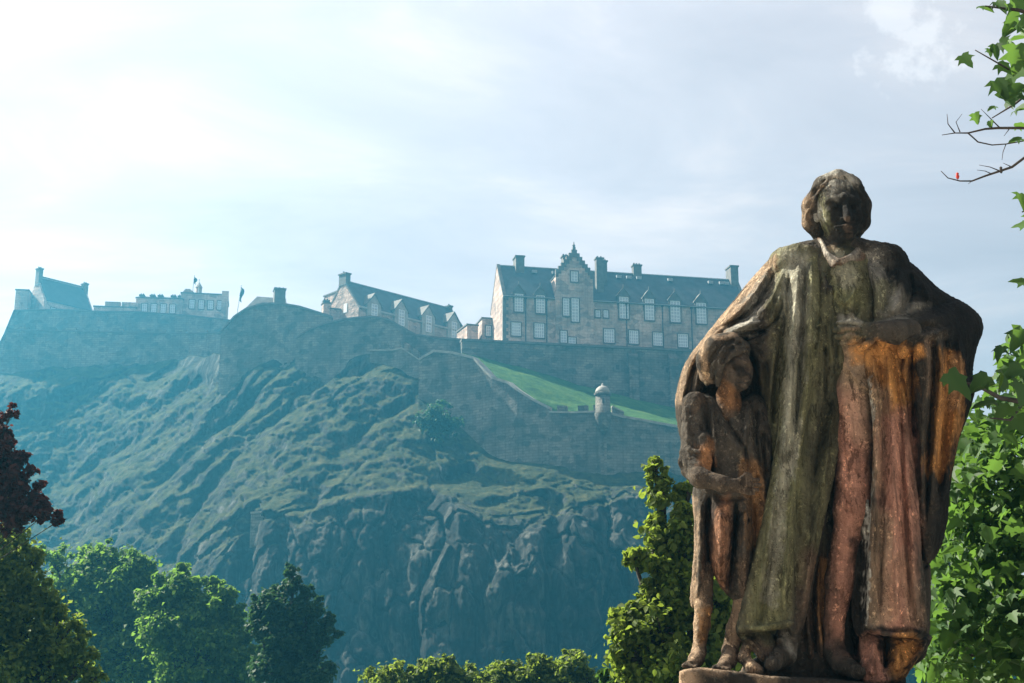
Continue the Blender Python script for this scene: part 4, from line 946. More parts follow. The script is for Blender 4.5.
# hem underside at the right
g.slab([(862,634),(885,638),(926,635),(930,642),(914,664),(899,681),(864,683),(860,660)], [(866,640,.30),(890,650,.34),(922,645,.26),(905,670,.36),(868,678,.42)], .2, 8,
       [([(884,638),(887,652),(885,668)], 2.5, -.08), ([(874,640),(872,676)], 4, .05), ([(900,642),(897,672)], 4, .04), ([(914,640),(926,642),(910,666),(898,680)], 2.4, .06)])
gown = carve('gown', g, man, GRIME, [
    ([(790,262),(800,330),(786,480),(765,620)], 26, MOSS, .9), ([(795,262),(800,330)], 16, LICH_LIT, .55), ([(792,340),(784,470),(768,600)], 8, LICH_LIT, .45), ([(806,330),(790,480)], 5, LICH_LIT, .35), ([(812,262),(812,330)], 8, MOSS, .6), ([(765,280),(745,320)], 12, LICH_LIT, .45), ([(768,266),(700,346),(680,400)], 9, TAN, .8), ([(757,322),(730,326)], 5, LICH_LIT, .6), ([(755,335),(722,335)], 5, LICH_LIT, .5),  # tan and pale strokes down the left sleeve folds paint the sun rim
    ([(700,380),(690,450)], 12, GRIME, .7), ([(830,300),(836,360),(830,440),(808,580)], 11, MOSS, .55), ([(834,370),(830,440)], 9, BLACK, .6),
    ([(880,270),(890,300)], 18, LICH_LIT, .5), ([(885,285),(876,312)], 12, MOSS, .6), ([(908,268),(930,290),(960,310),(975,340)], 30, BLACK, .97), ([(968,330),(970,400),(945,540)], 22, BLACK, .97), ([(895,326),(940,330)], 13, GRIME, .8), ([(880,321),(905,315),(925,312)], 7, LICH_LIT, .3), ([(885,343),(925,340)], 5, BLACK, .7), ([(930,318),(962,320)], 15, BLACK, .6),  # right shoulder and sleeve blacks: crust plus painted shadow, also under the forearm
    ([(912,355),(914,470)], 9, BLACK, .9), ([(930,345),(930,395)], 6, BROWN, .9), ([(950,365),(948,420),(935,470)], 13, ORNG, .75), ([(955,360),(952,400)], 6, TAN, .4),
    ([(876,350),(885,352),(892,390)], 21, ORNG, .97), ([(903,352),(919,350)], 8, ORNG, .9), ([(878,400),(882,480)], 14, TAN, .75), ([(895,420),(900,520),(900,620)], 19, PINK, .95), ([(880,520),(882,615)], 14, TAN, .6), ([(905,560),(915,620)], 12, TAN, .4), ([(869,380),(867,620)], 3, LICH_LIT, .9), ([(861,540),(860,630)], 6, BLACK, .8), ([(870,632),(925,636)], 5, BLACK, .8),
    ([(870,645),(876,678)], 13, PINK, .9), ([(905,648),(900,668)], 13, ORNG, .9), ([(930,640),(912,668)], 4, BLACK, .9), ([(884,645),(886,670)], 3.5, BLACK, .9),
    ([(815,560),(818,655)], 14, BROWN, 1), ([(822,560),(822,640)], 6, ORNG, .45), ([(750,645),(765,660)], 9, BROWN, .6), ([(744,652),(755,670)], 8, TAN, .9), ([(740,636),(775,642)], 5, BLACK, .6)], crease=.016)  # blacks follow the grooves and hem undersides, darkening them in the colour
under(gown, man)
# collar wings
cl = Sdf(808, 872, 236, 272, -.1, .35, .006)
cl.slab([(817,238),(823,240),(831,256),(838,262),(832,268),(826,262),(819,250)], [(818,240,.08),(828,255,.19),(832,265,.22),(820,252,.12)], .05, 3)
cl.slab([(857,240),(863,246),(866,258),(858,262),(848,260),(842,262),(848,254),(856,250)], [(860,244,.08),(850,258,.22),(864,258,.16),(845,262,.22)], .05, 3)
cl.chain([(820,246,.06),(828,256,.16),(840,262,.21),(852,257,.18),(860,246,.06)], .022, .01)
under(carve('collar', cl, man, BROWN, [([(820,242),(830,260)], 8, LICH_LIT, .7), ([(858,246),(850,260)], 8, LICH_LIT, .5)], .003), man)
# ---------------------------------------------------------------- the child
k = Sdf(670, 775, 330, 690, -.15, .68, .0062)
k.chain([(728,395,.22),(730,415,.2)], [.075,.09], .03)
k.ell((731,368,.26), (.115,.13,.15), (0,0,0), .02); k.ell((738,372,.31), (.09,.10,.125), (0,0,0), .03)
k.chain([(732,363,.39),(740,361.5,.405),(748,363,.385)], .012, .025); k.ell((735.5,367,.42), (.028,.03,.018), k=.012, op='s'); k.ell((747,367,.40), (.022,.03,.018), k=.012, op='s')
k.chain([(741.5,365,.40),(742.5,374,.425)], [.012,.021], .012); k.chain([(738,380,.395),(748,380,.385)], .01, .008); k.chain([(736,381.6,.415),(747,381.6,.405)], .008, .004, 's'); k.chain([(736,384.5,.395),(745,384.5,.39)], .011, .008); k.ell((743,387,.375), (.03,.03,.022), k=.02)
k.chain([(695,405,.2),(694,440,.24),(692,468,.3),(700,478,.42),(722,484,.48),(734,485,.48)], [.085,.075,.066,.06,.047,.04], .02)
k.ell((738,486,.48), (.045,.03,.04), k=.015)
for i, (dx, dy) in enumerate(((758,480),(760,485),(758,490),(754,494))):
    k.chain([(742,482+3*i,.49),(750,dy-1,.505),(dx,dy,.48)], [.015,.014,.011], .006)
k.chain([(740,480,.5),(746,475,.51),(751,475,.5)], [.016,.014,.011], .008)
k.chain([(705,570,.26),(704,605,.25),(702,625,.22),(699,650,.24)], [.055,.052,.05,.038], .02); k.chain([(699,652,.24),(696,660,.32),(690,665,.44)], [.042,.042,.03], .02)
k.chain([(748,560,.22),(745,605,.24),(736,630,.20),(730,650,.2)], [.09,.068,.06,.042], .02); k.chain([(730,650,.2),(729,660,.30),(722,667,.44)], [.05,.048,.034], .02)
for i in range(4):
    k.chain([(686+3.3*i,664+.4*i,.43),(683.5+3.6*i,666+.5*i,.49)], .013, .006); k.chain([(717+4*i,666+.4*i,.43),(714+4.4*i,668+.5*i,.49)], .014, .006)
child = under(carve('child_figure', k, ST, (.12,.088,.062), [([(733,357),(748,384)], 16, (.10,.078,.058), .8), ([(731,364),(749,365)], 4, BLACK, .8), ([(736,381),(747,381)], 3, BLACK, .6), ([(722,390),(738,404)], 11, (.30,.15,.065), .8), ([(685,400),(686,470)], 10, GRIME, .8), ([(700,478),(735,486)], 12, GRIME, .5), ([(697,600),(696,665)], 9, TAN, .85), ([(740,600),(728,665)], 12, TAN, .55), ([(708,610),(704,640)], 5, ORNG, .4), ([(686,668),(735,670)], 4, BLACK, .6)]), ST)  # black brow stroke paints shade; tan on the legs paints their lit edges
h2 = Sdf(692, 762, 328, 395, -.1, .5, .005)
h2.ell((724,361,.22), (.15,.155,.155), (0,0,0), .02)
h2.chain([(742,348,.3),(730,344,.33),(716,348,.33),(708,360,.28),(707,376,.22)], [.05,.06,.065,.06,.045], .06)
h2.ell((744,376,.40), (.125,.15,.10), (0,0,0), .006, 's')
h2.chain([(745,350,.39),(738,351.5,.40),(730,354,.42),(722,362,.40),(719,373,.36),(718,385,.31)], [.014,.020,.024,.026,.024,.016], .012)
h2.chain([(746,346,.36),(734,347,.41),(722,353,.41),(714,364,.36),(712,378,.29)], [.018,.022,.024,.022,.014], .008)
for q in ([(730,339,.36),(716,345,.37),(707,358,.31),(704,374,.25)],[(736,341,.36),(724,348,.42),(716,362,.38),(712,376,.3)],[(742,345,.35),(733,352,.41),(727,360,.42)],[(704,372,.26),(707,384,.24)]): h2.chain(q, [.014]*len(q), .014)
for q in ([(733,340,.39),(720,347,.42),(712,360,.37),(708,374,.3)],[(740,343,.38),(729,350,.44),(722,362,.42)]): h2.chain(q, [.014]*len(q), .008, 's')
under(carve('hair', h2, child, GRIME, [([(703,352),(704,378)], 6, TAN, .7), ([(712,340),(735,338)], 4, TAN, .7)], .004), child)  # tan strokes paint the lit left and top edges of the hair
s2 = Sdf(672, 785, 385, 622, -.15, .6, .0085)
s2.slab([(691,403),(702,394),(718,398),(730,412),(744,398),(760,396),(770,420),(772,470),(770,520),(766,570),(758,600),(746,606),(734,600),(722,588),(712,572),(708,590),(700,606),(691,603),(694,560),(695,524),(693,492),(702,476),(704,450),(692,440),(687,420)],
        [(692,405,.24),(728,412,.26),(760,405,.26),(715,440,.36),(750,440,.36),(698,500,.24),(715,510,.40),(745,500,.36),(698,590,.28),(722,550,.38),(750,580,.32),(768,500,.28)], .36, 9,
        [([(722,408),(732,430),(744,446)], 2, -.035), ([(716,408),(727,434),(740,452)], 3, .025), ([(752,404),(746,430),(744,446)], 2.2, .03), ([(758,408),(756,440),(762,470)], 2.4, -.04), ([(744,446),(748,470)], 2, -.03), ([(706,405),(710,440),(712,475)], 2.6, -.05), ([(712,405),(714,445),(716,470)], 3, .04),
         ([(716,494),(722,500),(746,498)], 2, -.03), ([(710,495),(707,540),(712,580)], 3, -.08), ([(736,500),(734,540),(728,590)], 2.6, -.07), ([(720,510),(722,550),(717,585)], 6, .045), ([(746,505),(744,560),(746,600)], 4, .04), ([(754,500),(756,560),(752,600)], 2.4, -.06), ([(764,480),(764,560)], 3, .03), ([(700,500),(700,560),(697,600)], 3, .03), ([(762,430),(766,480)], 2.4, -.05)])
s2.chain([(697,408,.2),(694,432,.24),(692,462,.30),(700,476,.38)], [.08,.08,.078,.07], .02)
s2.chain([(704,440,.34),(706,462,.37)], [.05,.04], .03); s2.chain([(681,452,.3),(690,450,.36),(700,452,.4)], .014, .012); s2.chain([(680,462,.32),(690,464,.38)], .012, .012); s2.chain([(686,408,.3),(688,440,.33)], .016, .02)
for x, y, r in ((752,470,.016),(758,478,.018),(747,488,.014),(755,495,.02),(761,488,.014),(752,505,.015),(759,512,.018),(748,520,.014),(755,528,.016),(762,503,.014),(750,540,.013),(757,545,.016),(762,470,.015),(744,462,.012),(753,555,.014)):
    s2.ell((x,y,.36 if x < 756 else .33), (r,r*2.2,r*1.2), k=.008, op='s')
under(carve('clothes', s2, child, GRIME, [([(715,420),(745,450)], 22, (.10,.085,.065), .8), ([(688,405),(690,445)], 10, (.11,.095,.075), .8), ([(704,450),(708,470)], 8, (.40,.19,.08), .9), ([(752,470),(756,540)], 12, (.42,.22,.09), .7), ([(720,510),(718,580)], 12, (.30,.15,.085), .9), ([(693,500),(693,605)], 6, TAN, .7), ([(736,520),(730,590)], 5, BLACK, .8), ([(745,560),(748,600)], 9, BROWN, .8), ([(710,500),(710,570)], 4, BLACK, .7)], crease=.016), child)  # tan strip paints the lit left edge of the breeches
# ---------------------------------------------------------------- plinth and pedestal
pl = Sdf(672, 945, 660, 720, -.55, .72, .012)
pl.slab([(680,671),(690,669),(701,668),(730,671),(770,676),(830,679),(900,686),(942,690),(942,715),(679,715)], [(690,690,.6)], 1.1, 3, raw=True)
pl.slab([(742,668),(756,658),(790,650),(830,652),(870,664),(905,676),(905,700),(742,700)], [(800,670,.12)], .55, 4, raw=True)
under(carve('plinth', pl, ST, GRIME, [([(681,675),(690,712)], 18, TAN, .9), ([(705,672),(770,680)], 6, TAN, .8), ([(730,690),(900,700)], 20, BLACK, .6)], .008), ST)  # tan puts sunlight on the left face and top edge; black darkens the front
a0 = P(673, 712, SY); a1 = P(948, 712, SY)
pe = empty('stone_pedestal', ((a0.x+a1.x)/2, SY-.03, 0), 0, 'plain dark stone pedestal under the robed statue', 'pedestal')
hw = (a1.x-a0.x)/2; zt = a0.z+.02
m = MB(); m.box(-hw+.06, hw-.06, -.64, .64, .5, zt-.16); m.build('shaft', M['rampart'], pe)
m = MB(); m.box(-hw-.06, hw+.06, -.74, .74, zt-.16, zt); m.build('cornice', M['rampart'], pe)
m = MB(); m.box(-hw-.2, hw+.2, -.86, .86, -.1, .5); m.build('base', M['rampart'], pe)
# ================================================================ TREES
def leaf_mat(name, c0, c1, trans=0.45, tcol=None, rough=0.6, spec=0.15):
    t = NT(name)
    at = t.n.new('ShaderNodeAttribute'); at.attribute_name = 'vert_tone'
    f = t.sep(at.outputs['Color'])[0]
    col = t.mix(f, c0, c1); t.fin(col, rough, spec)
    tr = t.n.new('ShaderNodeBsdfTranslucent'); t.put(tr.inputs[0], t.mix(0.6, col, t.mix(f, tcol or c1, tuple(x*1.5 for x in (tcol or c1)))))
    mx = t.n.new('ShaderNodeMixShader'); mx.inputs[0].default_value = trans
    t.l.new(t.b.outputs[0], mx.inputs[1]); t.l.new(tr.outputs[0], mx.inputs[2]); t.l.new(mx.outputs[0], t.out.inputs['Surface'])
    return t.m
M['leaf_green'] = leaf_mat('broad green leaves', (0.035, 0.085, 0.022), (0.10, 0.18, 0.04), 0.5, (0.2, 0.36, 0.035))
M['leaf_lime'] = leaf_mat('yellow green leaves', (0.035, 0.07, 0.016), (0.13, 0.17, 0.038), 0.5, (0.26, 0.35, 0.035))
M['leaf_deep'] = leaf_mat('deep green leaves', (0.014, 0.04, 0.02), (0.04, 0.085, 0.032), 0.35, (0.06, 0.13, 0.03))
M['leaf_copper'] = leaf_mat('copper leaves', (0.022, 0.01, 0.011), (0.075, 0.03, 0.026), 0.35, (0.16, 0.035, 0.02))
M['leaf_syc'] = leaf_mat('sycamore leaves', (0.022, 0.06, 0.018), (0.07, 0.145, 0.036), 0.42, (0.13, 0.25, 0.028), 0.58, 0.22)
M['bark'] = plain_mat('bark', (0.035, 0.03, 0.025), 0.9, 0.4, 6.0)
M['red'] = plain_mat('red bud', (0.34, 0.03, 0.02), 0.7, 0.5, 60.0)
RH_LEAF = (np.array([(0,0,0),(.34,.45,.08),(0,1,-.05),(-.34,.45,.08)]), np.array([[0,1,2,3]]))
OV_LEAF = (np.array([(0,0,0),(.3,.22,.07),(.34,.55,.07),(0,1,-.12),(-.34,.55,.07),(-.3,.22,.07)]), np.array([[0,1,2,3],[0,3,4,5]]))
_h = [(.14,-.07,.02),(.45,0,-.03),(.30,.21,.05),(.54,.44,-.05),(.33,.45,.04),(.21,.56,.05),(.16,.78,.0)]
MAPLE = (np.array([(0,0,0)]+_h+[(0,1,-.12)]+[(-x,y,z) for x,y,z in _h[::-1]]), np.array([[0,1,2,3,4,5,6,7,8],[0,8,9,10,11,12,13,14,15]]))
def leaves(name, C_, Nn, size, shape, mat, parent, rg, droop=0.4):
    N = len(C_); sv, sf = shape
    n = Nn/np.maximum(np.linalg.norm(Nn, axis=1, keepdims=True), 1e-6)
    a = rg.normal(size=(N, 3)); a[:, 2] -= droop*1.6
    y = a-(a*n).sum(1, keepdims=True)*n; y /= np.maximum(np.linalg.norm(y, axis=1, keepdims=True), 1e-6); x = np.cross(y, n)
    s = size[:, None, None]
    V = C_[:, None, :]+s*(x[:, None]*sv[None, :, :1]+(y[:, None]*(sv[None, :, 1:2]-.4))+n[:, None]*sv[None, :, 2:]*rg.uniform(.4, 3.0, (N, 1, 1)))
    F = (np.arange(N)[:, None, None]*len(sv)+sf[None]).reshape(-1, sf.shape[1])
    r = np.repeat(np.clip(rg.beta(2, 2, N), 0, 1), len(sv))[:, None]*np.ones((1, 3))
    return np_mesh(name, V.reshape(-1, 3), F.astype(np.int32), mat, parent, False, r)
def tree(name, label, blobs, Y, n, leaf, shape, mat, base=None, sub=9, subr=.42, dpt=1.0, seed=1, trunk_r=.3, group=None, limbs=True, up=.5, flat=.85, droop=.4, fill=.25, gz=None, loose=.8, spread=.85):
    """blobs: (px, py, radius px[, dY])"""
    rg = np.random.default_rng(seed)
    B = []
    for q in blobs:
        d = q[3] if len(q) > 3 else 0.0
        c = np.array(P(q[0], q[1], Y+d)); B.append((c, q[2]*(Y+d)/FPX))
    n_main = len(B)
    for c, r in list(B):            # ragged outline: small sprays round every main clump
        for _ in range(4):
            w_ = rg.normal(size=3)*np.array([1, .6, 1]); w_ /= np.linalg.norm(w_); w_[2] = abs(w_[2])*.9+.1 if rg.random() < .6 else w_[2]
            B.append((c+w_*r*rg.uniform(.8, 1.12), r*rg.uniform(.22, .4)))
    cen = np.mean([b[0] for b in B], 0)
    bx, by = (base if base else (cen[0], Y+dpt))
    bz = float(ground_z(np.array([float(bx)]), np.array([float(by)]))[0]) if gz is None else gz
    O = Vector((bx, by, bz)); e = empty(name, O, 0, label, 'tree', group); Oa = np.array(O)
    vol = np.array([b[1]**2.1 for b in B]); cnt = np.maximum((n*vol/vol.sum()).astype(int), 20)
    CC, NN, subs = [], [], []
    for (c, r), k in zip(B, cnt):
        m = max(3, int(sub*(1 if r > .5*max(b[1] for b in B) else .4))); u = rg.normal(size=(m, 3)); u /= np.linalg.norm(u, axis=1)[:, None]
        sc = c+u*r*rg.uniform(.45, spread, (m, 1))*np.array([1, dpt, flat]); sr = r*subr*rg.uniform(.6, 1.25, m)
        subs.append((c, r, sc))
        w = sr**2; ch = rg.choice(m, k, p=w/w.sum())
        v = rg.normal(size=(k, 3)); v /= np.linalg.norm(v, axis=1)[:, None]
        rad = np.where(rg.random(k) < .2, rg.uniform(.8, 1.15, k), np.abs(rg.normal(size=k))*loose)
        p = sc[ch]+v*(sr[ch]*rad)[:, None]*np.array([1, 1, .8])
        f = rg.random(k) < fill*.5
        v2 = rg.normal(size=(k, 3)); v2 /= np.linalg.norm(v2, axis=1)[:, None]
        p = np.where(f[:, None], c+v2*(r*rg.random(k)**.4*.85)[:, None]*np.array([1, dpt, flat]), p)
        CC.append(p); NN.append(v*.3+(p-c)/r*.35+np.array([-.15, 0, up])+rg.normal(size=(k, 3))*.6)
    CC = np.concatenate(CC); NN = np.concatenate(NN)
    leaves('crown', CC-Oa, NN, leaf*rg.uniform(.6, 1.25, len(CC)), shape, mat, e, rg, droop)
    # trunk, limbs and twigs
    m = MB(); topz = min(b[0][2] for b in B)
    j = Vector(cen)-O; fork = Vector((j.x*.6, j.y*.6, max(1.5, (topz-bz)*.8)))
    m.tube([(0, 0, -.3), (fork.x*.2, fork.y*.2, fork.z*.5), tuple(fork)], [trunk_r*1.2, trunk_r*.9, trunk_r*.75], 10)
    m.build('trunk', M['bark'], e, True)
    m = MB()
    for c, r, sc in subs[:n_main]:
        c = Vector(c)-O; mid = (fork+c)*.5+Vector((rg.normal()*.1*r, 0, r*.15))
        m.tube([fork-Vector((0, 0, trunk_r)), mid, c], [trunk_r*.5, trunk_r*.28, trunk_r*.13], 7)
        for s in sc: m.tube([c-(c-mid)*.15, (c+Vector(s)-O)*.5, Vector(s)-O], [trunk_r*.13, trunk_r*.08, trunk_r*.03], 5)
    if limbs: m.build('limbs', M['bark'], e, True)
    return e
# far garden trees
tree('broadleaf_tree', 'rounded green tree at the foot of the crag, left of two side by side',
     [(85,585,38),(125,572,30),(62,600,34),(110,610,44),(150,610,34),(80,650,50),(135,660,52),(55,560,16),(100,556,16),(140,566,18),(160,606,26),(168,650,40),(120,590,30)], 78, 34000, .30, RH_LEAF, M['leaf_green'], sub=44, subr=.22, seed=11, loose=1.0, trunk_r=.5)
tree('broadleaf_tree', 'green tree sloping lower to the right, between the rounded tree and the dark upright tree',
     [(180,590,24),(205,612,30),(170,625,36),(225,640,30),(195,660,44),(240,672,28),(160,600,20),(215,592,14),(232,618,14)], 70, 30000, .28, RH_LEAF, M['leaf_green'], sub=44, subr=.22, seed=12, loose=1.0, trunk_r=.45)
tree('poplar_tree', 'dark blue green upright tree with feathery top below the crag ledge',
     [(292,585,13),(280,605,20),(308,610,17),(264,630,17),(290,635,26),(318,640,17),(270,665,26),(310,672,26),(293,572,8),(308,594,8),(258,608,8),(326,622,8),(264,600,9)], 60, 22000, .23, RH_LEAF, M['leaf_deep'], sub=16, subr=.30, seed=13, trunk_r=.35, up=.8)
tree('broadleaf_tree', 'low wide tree crown peeping over the bottom edge, centre of the photo',
     [(398,680,16),(432,674,17),(466,682,16),(502,679,16),(540,676,18),(572,668,17),(594,684,14),(385,688,22),(450,692,24),(520,692,24),(560,690,22),(428,664,8),(446,662,7),(506,668,7),(541,662,9),(572,656,8),(415,680,13),(450,678,13),(484,684,14),(521,680,14),(556,674,13),(585,678,10)], 38, 20000, .125, OV_LEAF, M['leaf_lime'], sub=18, subr=.30, seed=14, loose=1.05, spread=1.2, trunk_r=.3)
tree('broadleaf_tree', 'yellow green tree with bare limbs showing, just left of the statue',
     [(660,476,10),(664,500,15),(650,530,13),(682,522,17),(633,556,13),(656,560,15),(684,556,17),(698,590,16),(655,592,10),(626,622,14),(640,620,12),(688,490,10),(660,630,26),(692,610,28),(650,660,30),(690,660,32),(655,466,7),(628,640,14),(720,600,24),(722,650,30),(670,600,16),(712,540,16),(640,605,9),(616,618,8),(672,545,16),(676,580,18),(664,610,18),(640,655,22),(690,540,14),(660,575,12)], 15.5, 15000, .088, OV_LEAF, M['leaf_lime'], sub=24, subr=.36, seed=15, loose=1.0, spread=1.35, trunk_r=.13, fill=.15, base=(P(690, 683, 15.5).x, 16.0))
tree('pale_shrub', 'small pale silvery green bush between the centre crown and the statue',
     [(625,676,13),(640,690,18),(612,690,12),(603,676,6)], 19, 2200, .11, OV_LEAF, M['leaf_syc'], sub=9, seed=16, trunk_r=.05)
tree('conical_tree', 'dark green tree filling the lower left corner',
     [(10,560,24),(20,590,30),(45,600,18),(20,630,40),(60,640,22),(40,670,40),(80,668,20),(5,530,18),(-20,600,60),(-20,680,70),(32,560,12),(60,612,10),(78,640,12),(94,678,12),(8,505,12)], 24, 36000, .088, OV_LEAF, M['leaf_lime'], sub=22, subr=.28, seed=17, loose=1.0, spread=1.1, trunk_r=.3, base=(P(-40, 683, 24).x, 24.5))
tree('copper_beech', 'dark copper leaved branch tips reaching in at the left edge',
     [(-8,440,24),(4,462,20),(22,500,22),(38,512,14),(-5,430,16),(5,452,14),(12,482,20),(30,500,16),(46,514,11),(-15,480,36),(-20,520,30),(14,520,16),(57,522,5),(12,412,7),(22,460,8),(40,486,6)], 19, 9000, .08, OV_LEAF, M['leaf_copper'], sub=18, subr=.28, seed=18, trunk_r=.03, base=(P(-200, 683, 19).x, 19.5), up=.3)
# small dark bush on the crag
tree('hawthorn_bush', 'dark green round bush growing on the crag below the zigzag wall', [(437,416,15),(425,422,10),(450,424,12),(438,432,14)], 217, 2500, .55, RH_LEAF, M['leaf_deep'], base=(P(437, 436, 219).x, 219), gz=P(437, 440, 219).z, seed=19, trunk_r=.15, limbs=False)

# ---- the big sycamore on the right: crown, trunk, overhanging branch and bare twigs
def sycamore():
    rg = np.random.default_rng(31)
    e = empty('sycamore_tree', (5.6, 10.2, 0), 0, 'sycamore with large bright lobed leaves beside the statue, its branches hanging over', 'tree'); O = np.array(e.location)
    # leafy mass: (px, py, rx px, ry px, Y, n)
    mass = [(1010,420,40,60,10.3,110),(985,440,25,40,10.2,50),(1000,500,55,50,10.4,170),(960,520,22,30,10.4,50),(990,580,60,50,10.3,200),(945,600,22,28,10.3,60),(1000,650,70,50,10.2,230),(935,655,22,26,10.1,70),(1060,480,60,140,10,320),(1080,620,70,90,10,260),(1015,360,18,25,9.8,30),
            (990,470,60,70,10.9,220),(985,560,60,60,10.9,260),(980,640,70,55,10.9,300),(1040,400,40,60,10.9,120),(960,600,35,60,11.4,200),(955,520,30,50,11.6,160),(1000,620,80,90,11.8,420),(1010,480,60,80,11.8,320),(965,460,22,40,11.4,80)]
    Cc, Nn, Z = [], [], []
    for px, py, rx, ry, Y, n in mass:
        for _ in range(n):
            a, r = rg.uniform(0, 6.283), rg.random()**.55
            p = np.array(P(px+math.cos(a)*r*rx, py+math.sin(a)*r*ry, Y+rg.normal()*.25))
            Cc.append(p); Nn.append(np.array([-.5, -.1, .75])+rg.normal(size=3)*.7); Z.append(rg.uniform(.065, .165))
    Cc, Nn, Z = np.array(Cc), np.array(Nn), np.array(Z)
    leaves('crown', Cc-O, Nn, Z, MAPLE, M['leaf_syc'], e, rg, .7)
    m = MB(); m.tube([(0, 0, -.3), (-.05, .05, 1.5), (-.1, .1, 3.2), (-.15, 0, 5.2), (-.3, -.2, 7.5)], [.24, .2, .17, .13, .08], 12); m.build('trunk', M['bark'], e, True)
    m = MB()
    def W_(px, py, Y): return tuple(np.array(P(px, py, Y))-O)
    tw = lambda pts, r0, r1: m.tube([W_(*q) for q in pts], list(np.linspace(r0, r1, len(pts))), 6)
    tw([(1180,360,10.1),(1060,400,9.8),(1024,402,9.2),(1000,398,8.9),(975,384,8.5),(955,382,8.4)], .03, .005); tw([(1024,402,9.2),(1010,420,9),(990,418,8.9)], .012, .005)
    tw([(1180,520,11.1),(1080,520,11),(1010,500,10.9),(960,520,10.8)], .03, .006); tw([(1180,640,11.1),(1060,620,10.9),(985,590,10.8),(940,610,10.7)], .03, .006); tw([(1100,680,11),(1010,650,10.8),(940,660,10.6)], .03, .006)
    for _ in range(46):
        px, py, rx, ry, Y, n = mass[rg.integers(len(mass))]; x, y = px+rg.normal()*rx*.5, py+rg.normal()*ry*.5
        tw([(x+110, y+30+rg.random()*20, Y+.9), (x+40, y+12, Y+.6), (x-15, y-rg.random()*14, Y+.45)], .009, .003)
    m.build('limbs', M['bark'], e, True)
    # leaves hung one by one on the visible shoots (px, py, size px, Y)
    L = [(958,384,32,8.38),(980,382,22,8.4),(948,380,14,8.45),(1003,380,26,8.9),(1018,338,24,9),(1000,352,16,9.1),(1015,372,26,9),(1020,392,30,9),(985,404,22,9),(1004,412,26,9),(1021,425,30,9.2)]
    up = [(966,60,18,7.4),(985,8,16,7.4),(1000,5,18,7.4),(1012,14,26,7.4),(1018,36,26,7.3),(1006,44,18,7.4),(996,50,16,7.4),(990,52,10,7.4),(1016,58,30,7.3),(1004,68,18,7.4),(1021,72,28,7.4),(1000,88,24,7.3),(1014,92,30,7.3),(1022,108,22,7.4),(1012,100,18,7.5),(976,118,12,7.4),(992,108,10,7.4),(990,124,8,7.4),(1016,140,14,7.4),(1021,126,14,7.4),(1022,200,20,7.4),(1022,225,18,7.4),(1020,282,18,7.4),(1030,20,32,7.3),(1036,60,34,7.3),(1040,95,34,7.3),(1034,210,28,7.4),(1040,235,28,7.4),(1034,285,26,7.4),(1050,40,36,7.5),(1060,80,36,7.5),(1056,120,36,7.5),(1010,26,20,7.5),(1020,6,26,7.5),(1008,82,16,7.5)]
    def hang(name, lst, seed):
        r2 = np.random.default_rng(seed)
        c = np.array([tuple(P(x, y, Y)) for x, y, s, Y in lst]); n = np.array([(-.15, -.8, .45)]*len(lst))+r2.normal(size=(len(lst), 3))*.4
        leaves(name, c-O, n, np.array([s*Y/FPX for x, y, s, Y in lst])*1.15, MAPLE, M['leaf_syc'], e, r2, .9)
    hang('leafy_shoot', L, 3); hang('overhanging_leaves', up, 5)
    m = MB(); tw = lambda pts, r0, r1: m.tube([W_(*q) for q in pts], list(np.linspace(r0, r1, len(pts))), 6)
    tw([(1230,-60,8.6),(1120,-30,7.8),(1050,20,7.4),(1018,10,7.4),(985,6,7.4)], .03, .004); tw([(1050,20,7.4),(1030,60,7.4),(1010,70,7.4),(975,50,7.4)], .012, .003); tw([(1050,20,7.4),(1045,80,7.4),(1015,104,7.4),(992,118,7.4)], .012, .003); tw([(1120,-30,7.8),(1090,150,7.5),(1040,205,7.4),(1022,212,7.4)], .014, .004); tw([(1090,150,7.5),(1060,270,7.4),(1024,284,7.4)], .012, .004)
    m.build('overhanging_branch', M['bark'], e, True)
    m = MB(); tw = lambda pts, r0, r1: m.tube([W_(*q) for q in pts], list(np.linspace(r0, r1, len(pts))), 6)
    tw([(1120,110,7.5),(1060,128,7.45),(1024,128,7.4),(998,128,7.4),(985,129,7.4),(968,133,7.4),(955,133,7.4),(942,135,7.4)], .011, .002)
    tw([(955,133,7.4),(948,124,7.4),(947,114,7.4)], .004, .0015); tw([(960,132,7.4),(956,122,7.4),(962,114,7.4)], .0035, .0012); tw([(968,133,7.4),(978,142,7.4),(992,145,7.4),(1006,144,7.4),(1024,141,7.4)], .0045, .003); tw([(1024,141,7.4),(1060,140,7.45)], .004, .006)
    tw([(1000,128,7.4),(990,118,7.4),(981,109,7.4)], .004, .0012); tw([(1010,128,7.4),(1004,136,7.4)], .003, .0012); tw([(1006,144,7.4),(1003,152,7.4),(1002,160,7.4)], .003, .0012)
    tw([(1120,140,7.5),(1050,146,7.45),(1024,158,7.4),(1012,167,7.4),(1000,171,7.4),(985,176,7.4),(972,181,7.4),(960,181,7.4),(948,178,7.4),(941,171,7.4)], .010, .002); tw([(1000,171,7.4),(990,167,7.4),(979,165,7.4)], .0035, .0012); tw([(992,174,7.4),(985,171,7.4),(977,170,7.4)], .003, .0012); tw([(1012,167,7.4),(1003,163,7.4)], .003, .0012); tw([(972,181,7.4),(968,184,7.4)], .002, .001)
    m.build('bare_twigs', M['bark'], e, True)
    for px, py, mt in ((957.5,176,'red'),(1001,170,'bark')):
        c = W_(px, py, 7.39); m = MB(); m.lathe([(.002, c[2]-.02), (.008, c[2]-.013), (.0105, c[2]-.002), (.007, c[2]+.006), (.009, c[2]+.014), (.003, c[2]+.02)], c[0], c[1], 8); m.build('bud', M[mt], e, True)
sycamore()
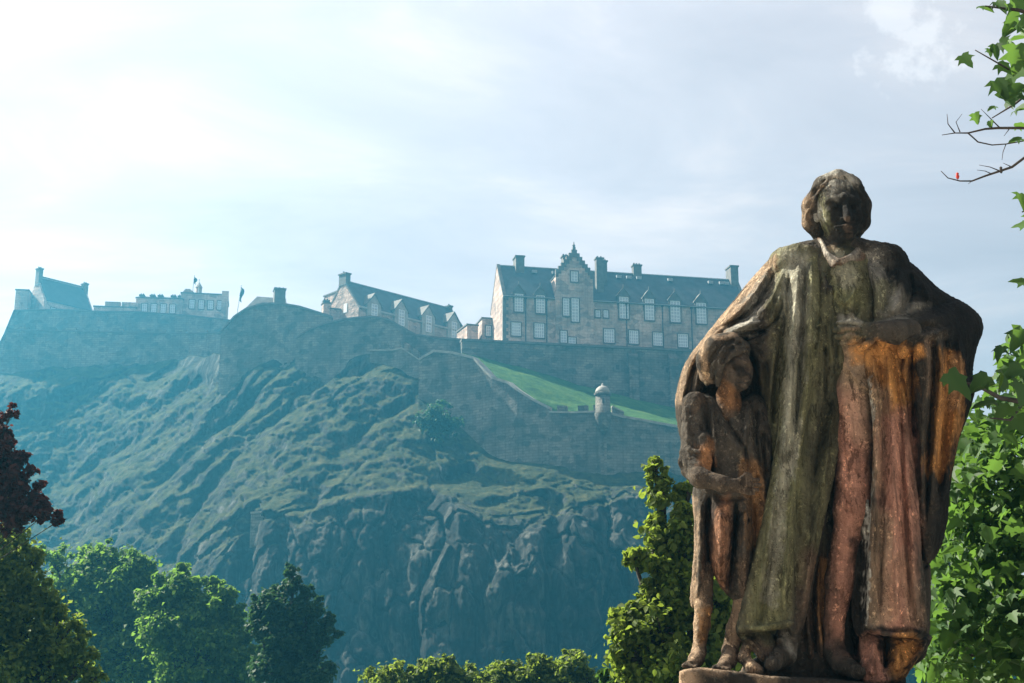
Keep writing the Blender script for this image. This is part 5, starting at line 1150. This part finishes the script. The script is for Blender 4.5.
# ================================================================ HAZE
hz = MB().box(-260, 320, -20, 420, -19.5, 88).build('haze', None)
hm = bpy.data.materials.new('blue morning haze'); hm.use_nodes = True
hn, hl = hm.node_tree.nodes, hm.node_tree.links
for n in list(hn):
    if n.type != 'OUTPUT_MATERIAL': hn.remove(n)
pv = hn.new('ShaderNodeVolumePrincipled'); hl.new(pv.outputs[0], hn['Material Output'].inputs['Volume'])
pv.inputs['Color'].default_value = (0.09, 0.50, 0.77, 1); pv.inputs['Density'].default_value = 0.00102; pv.inputs['Anisotropy'].default_value = 0.6
hz.data.materials.append(hm); hz['kind'] = 'stuff'
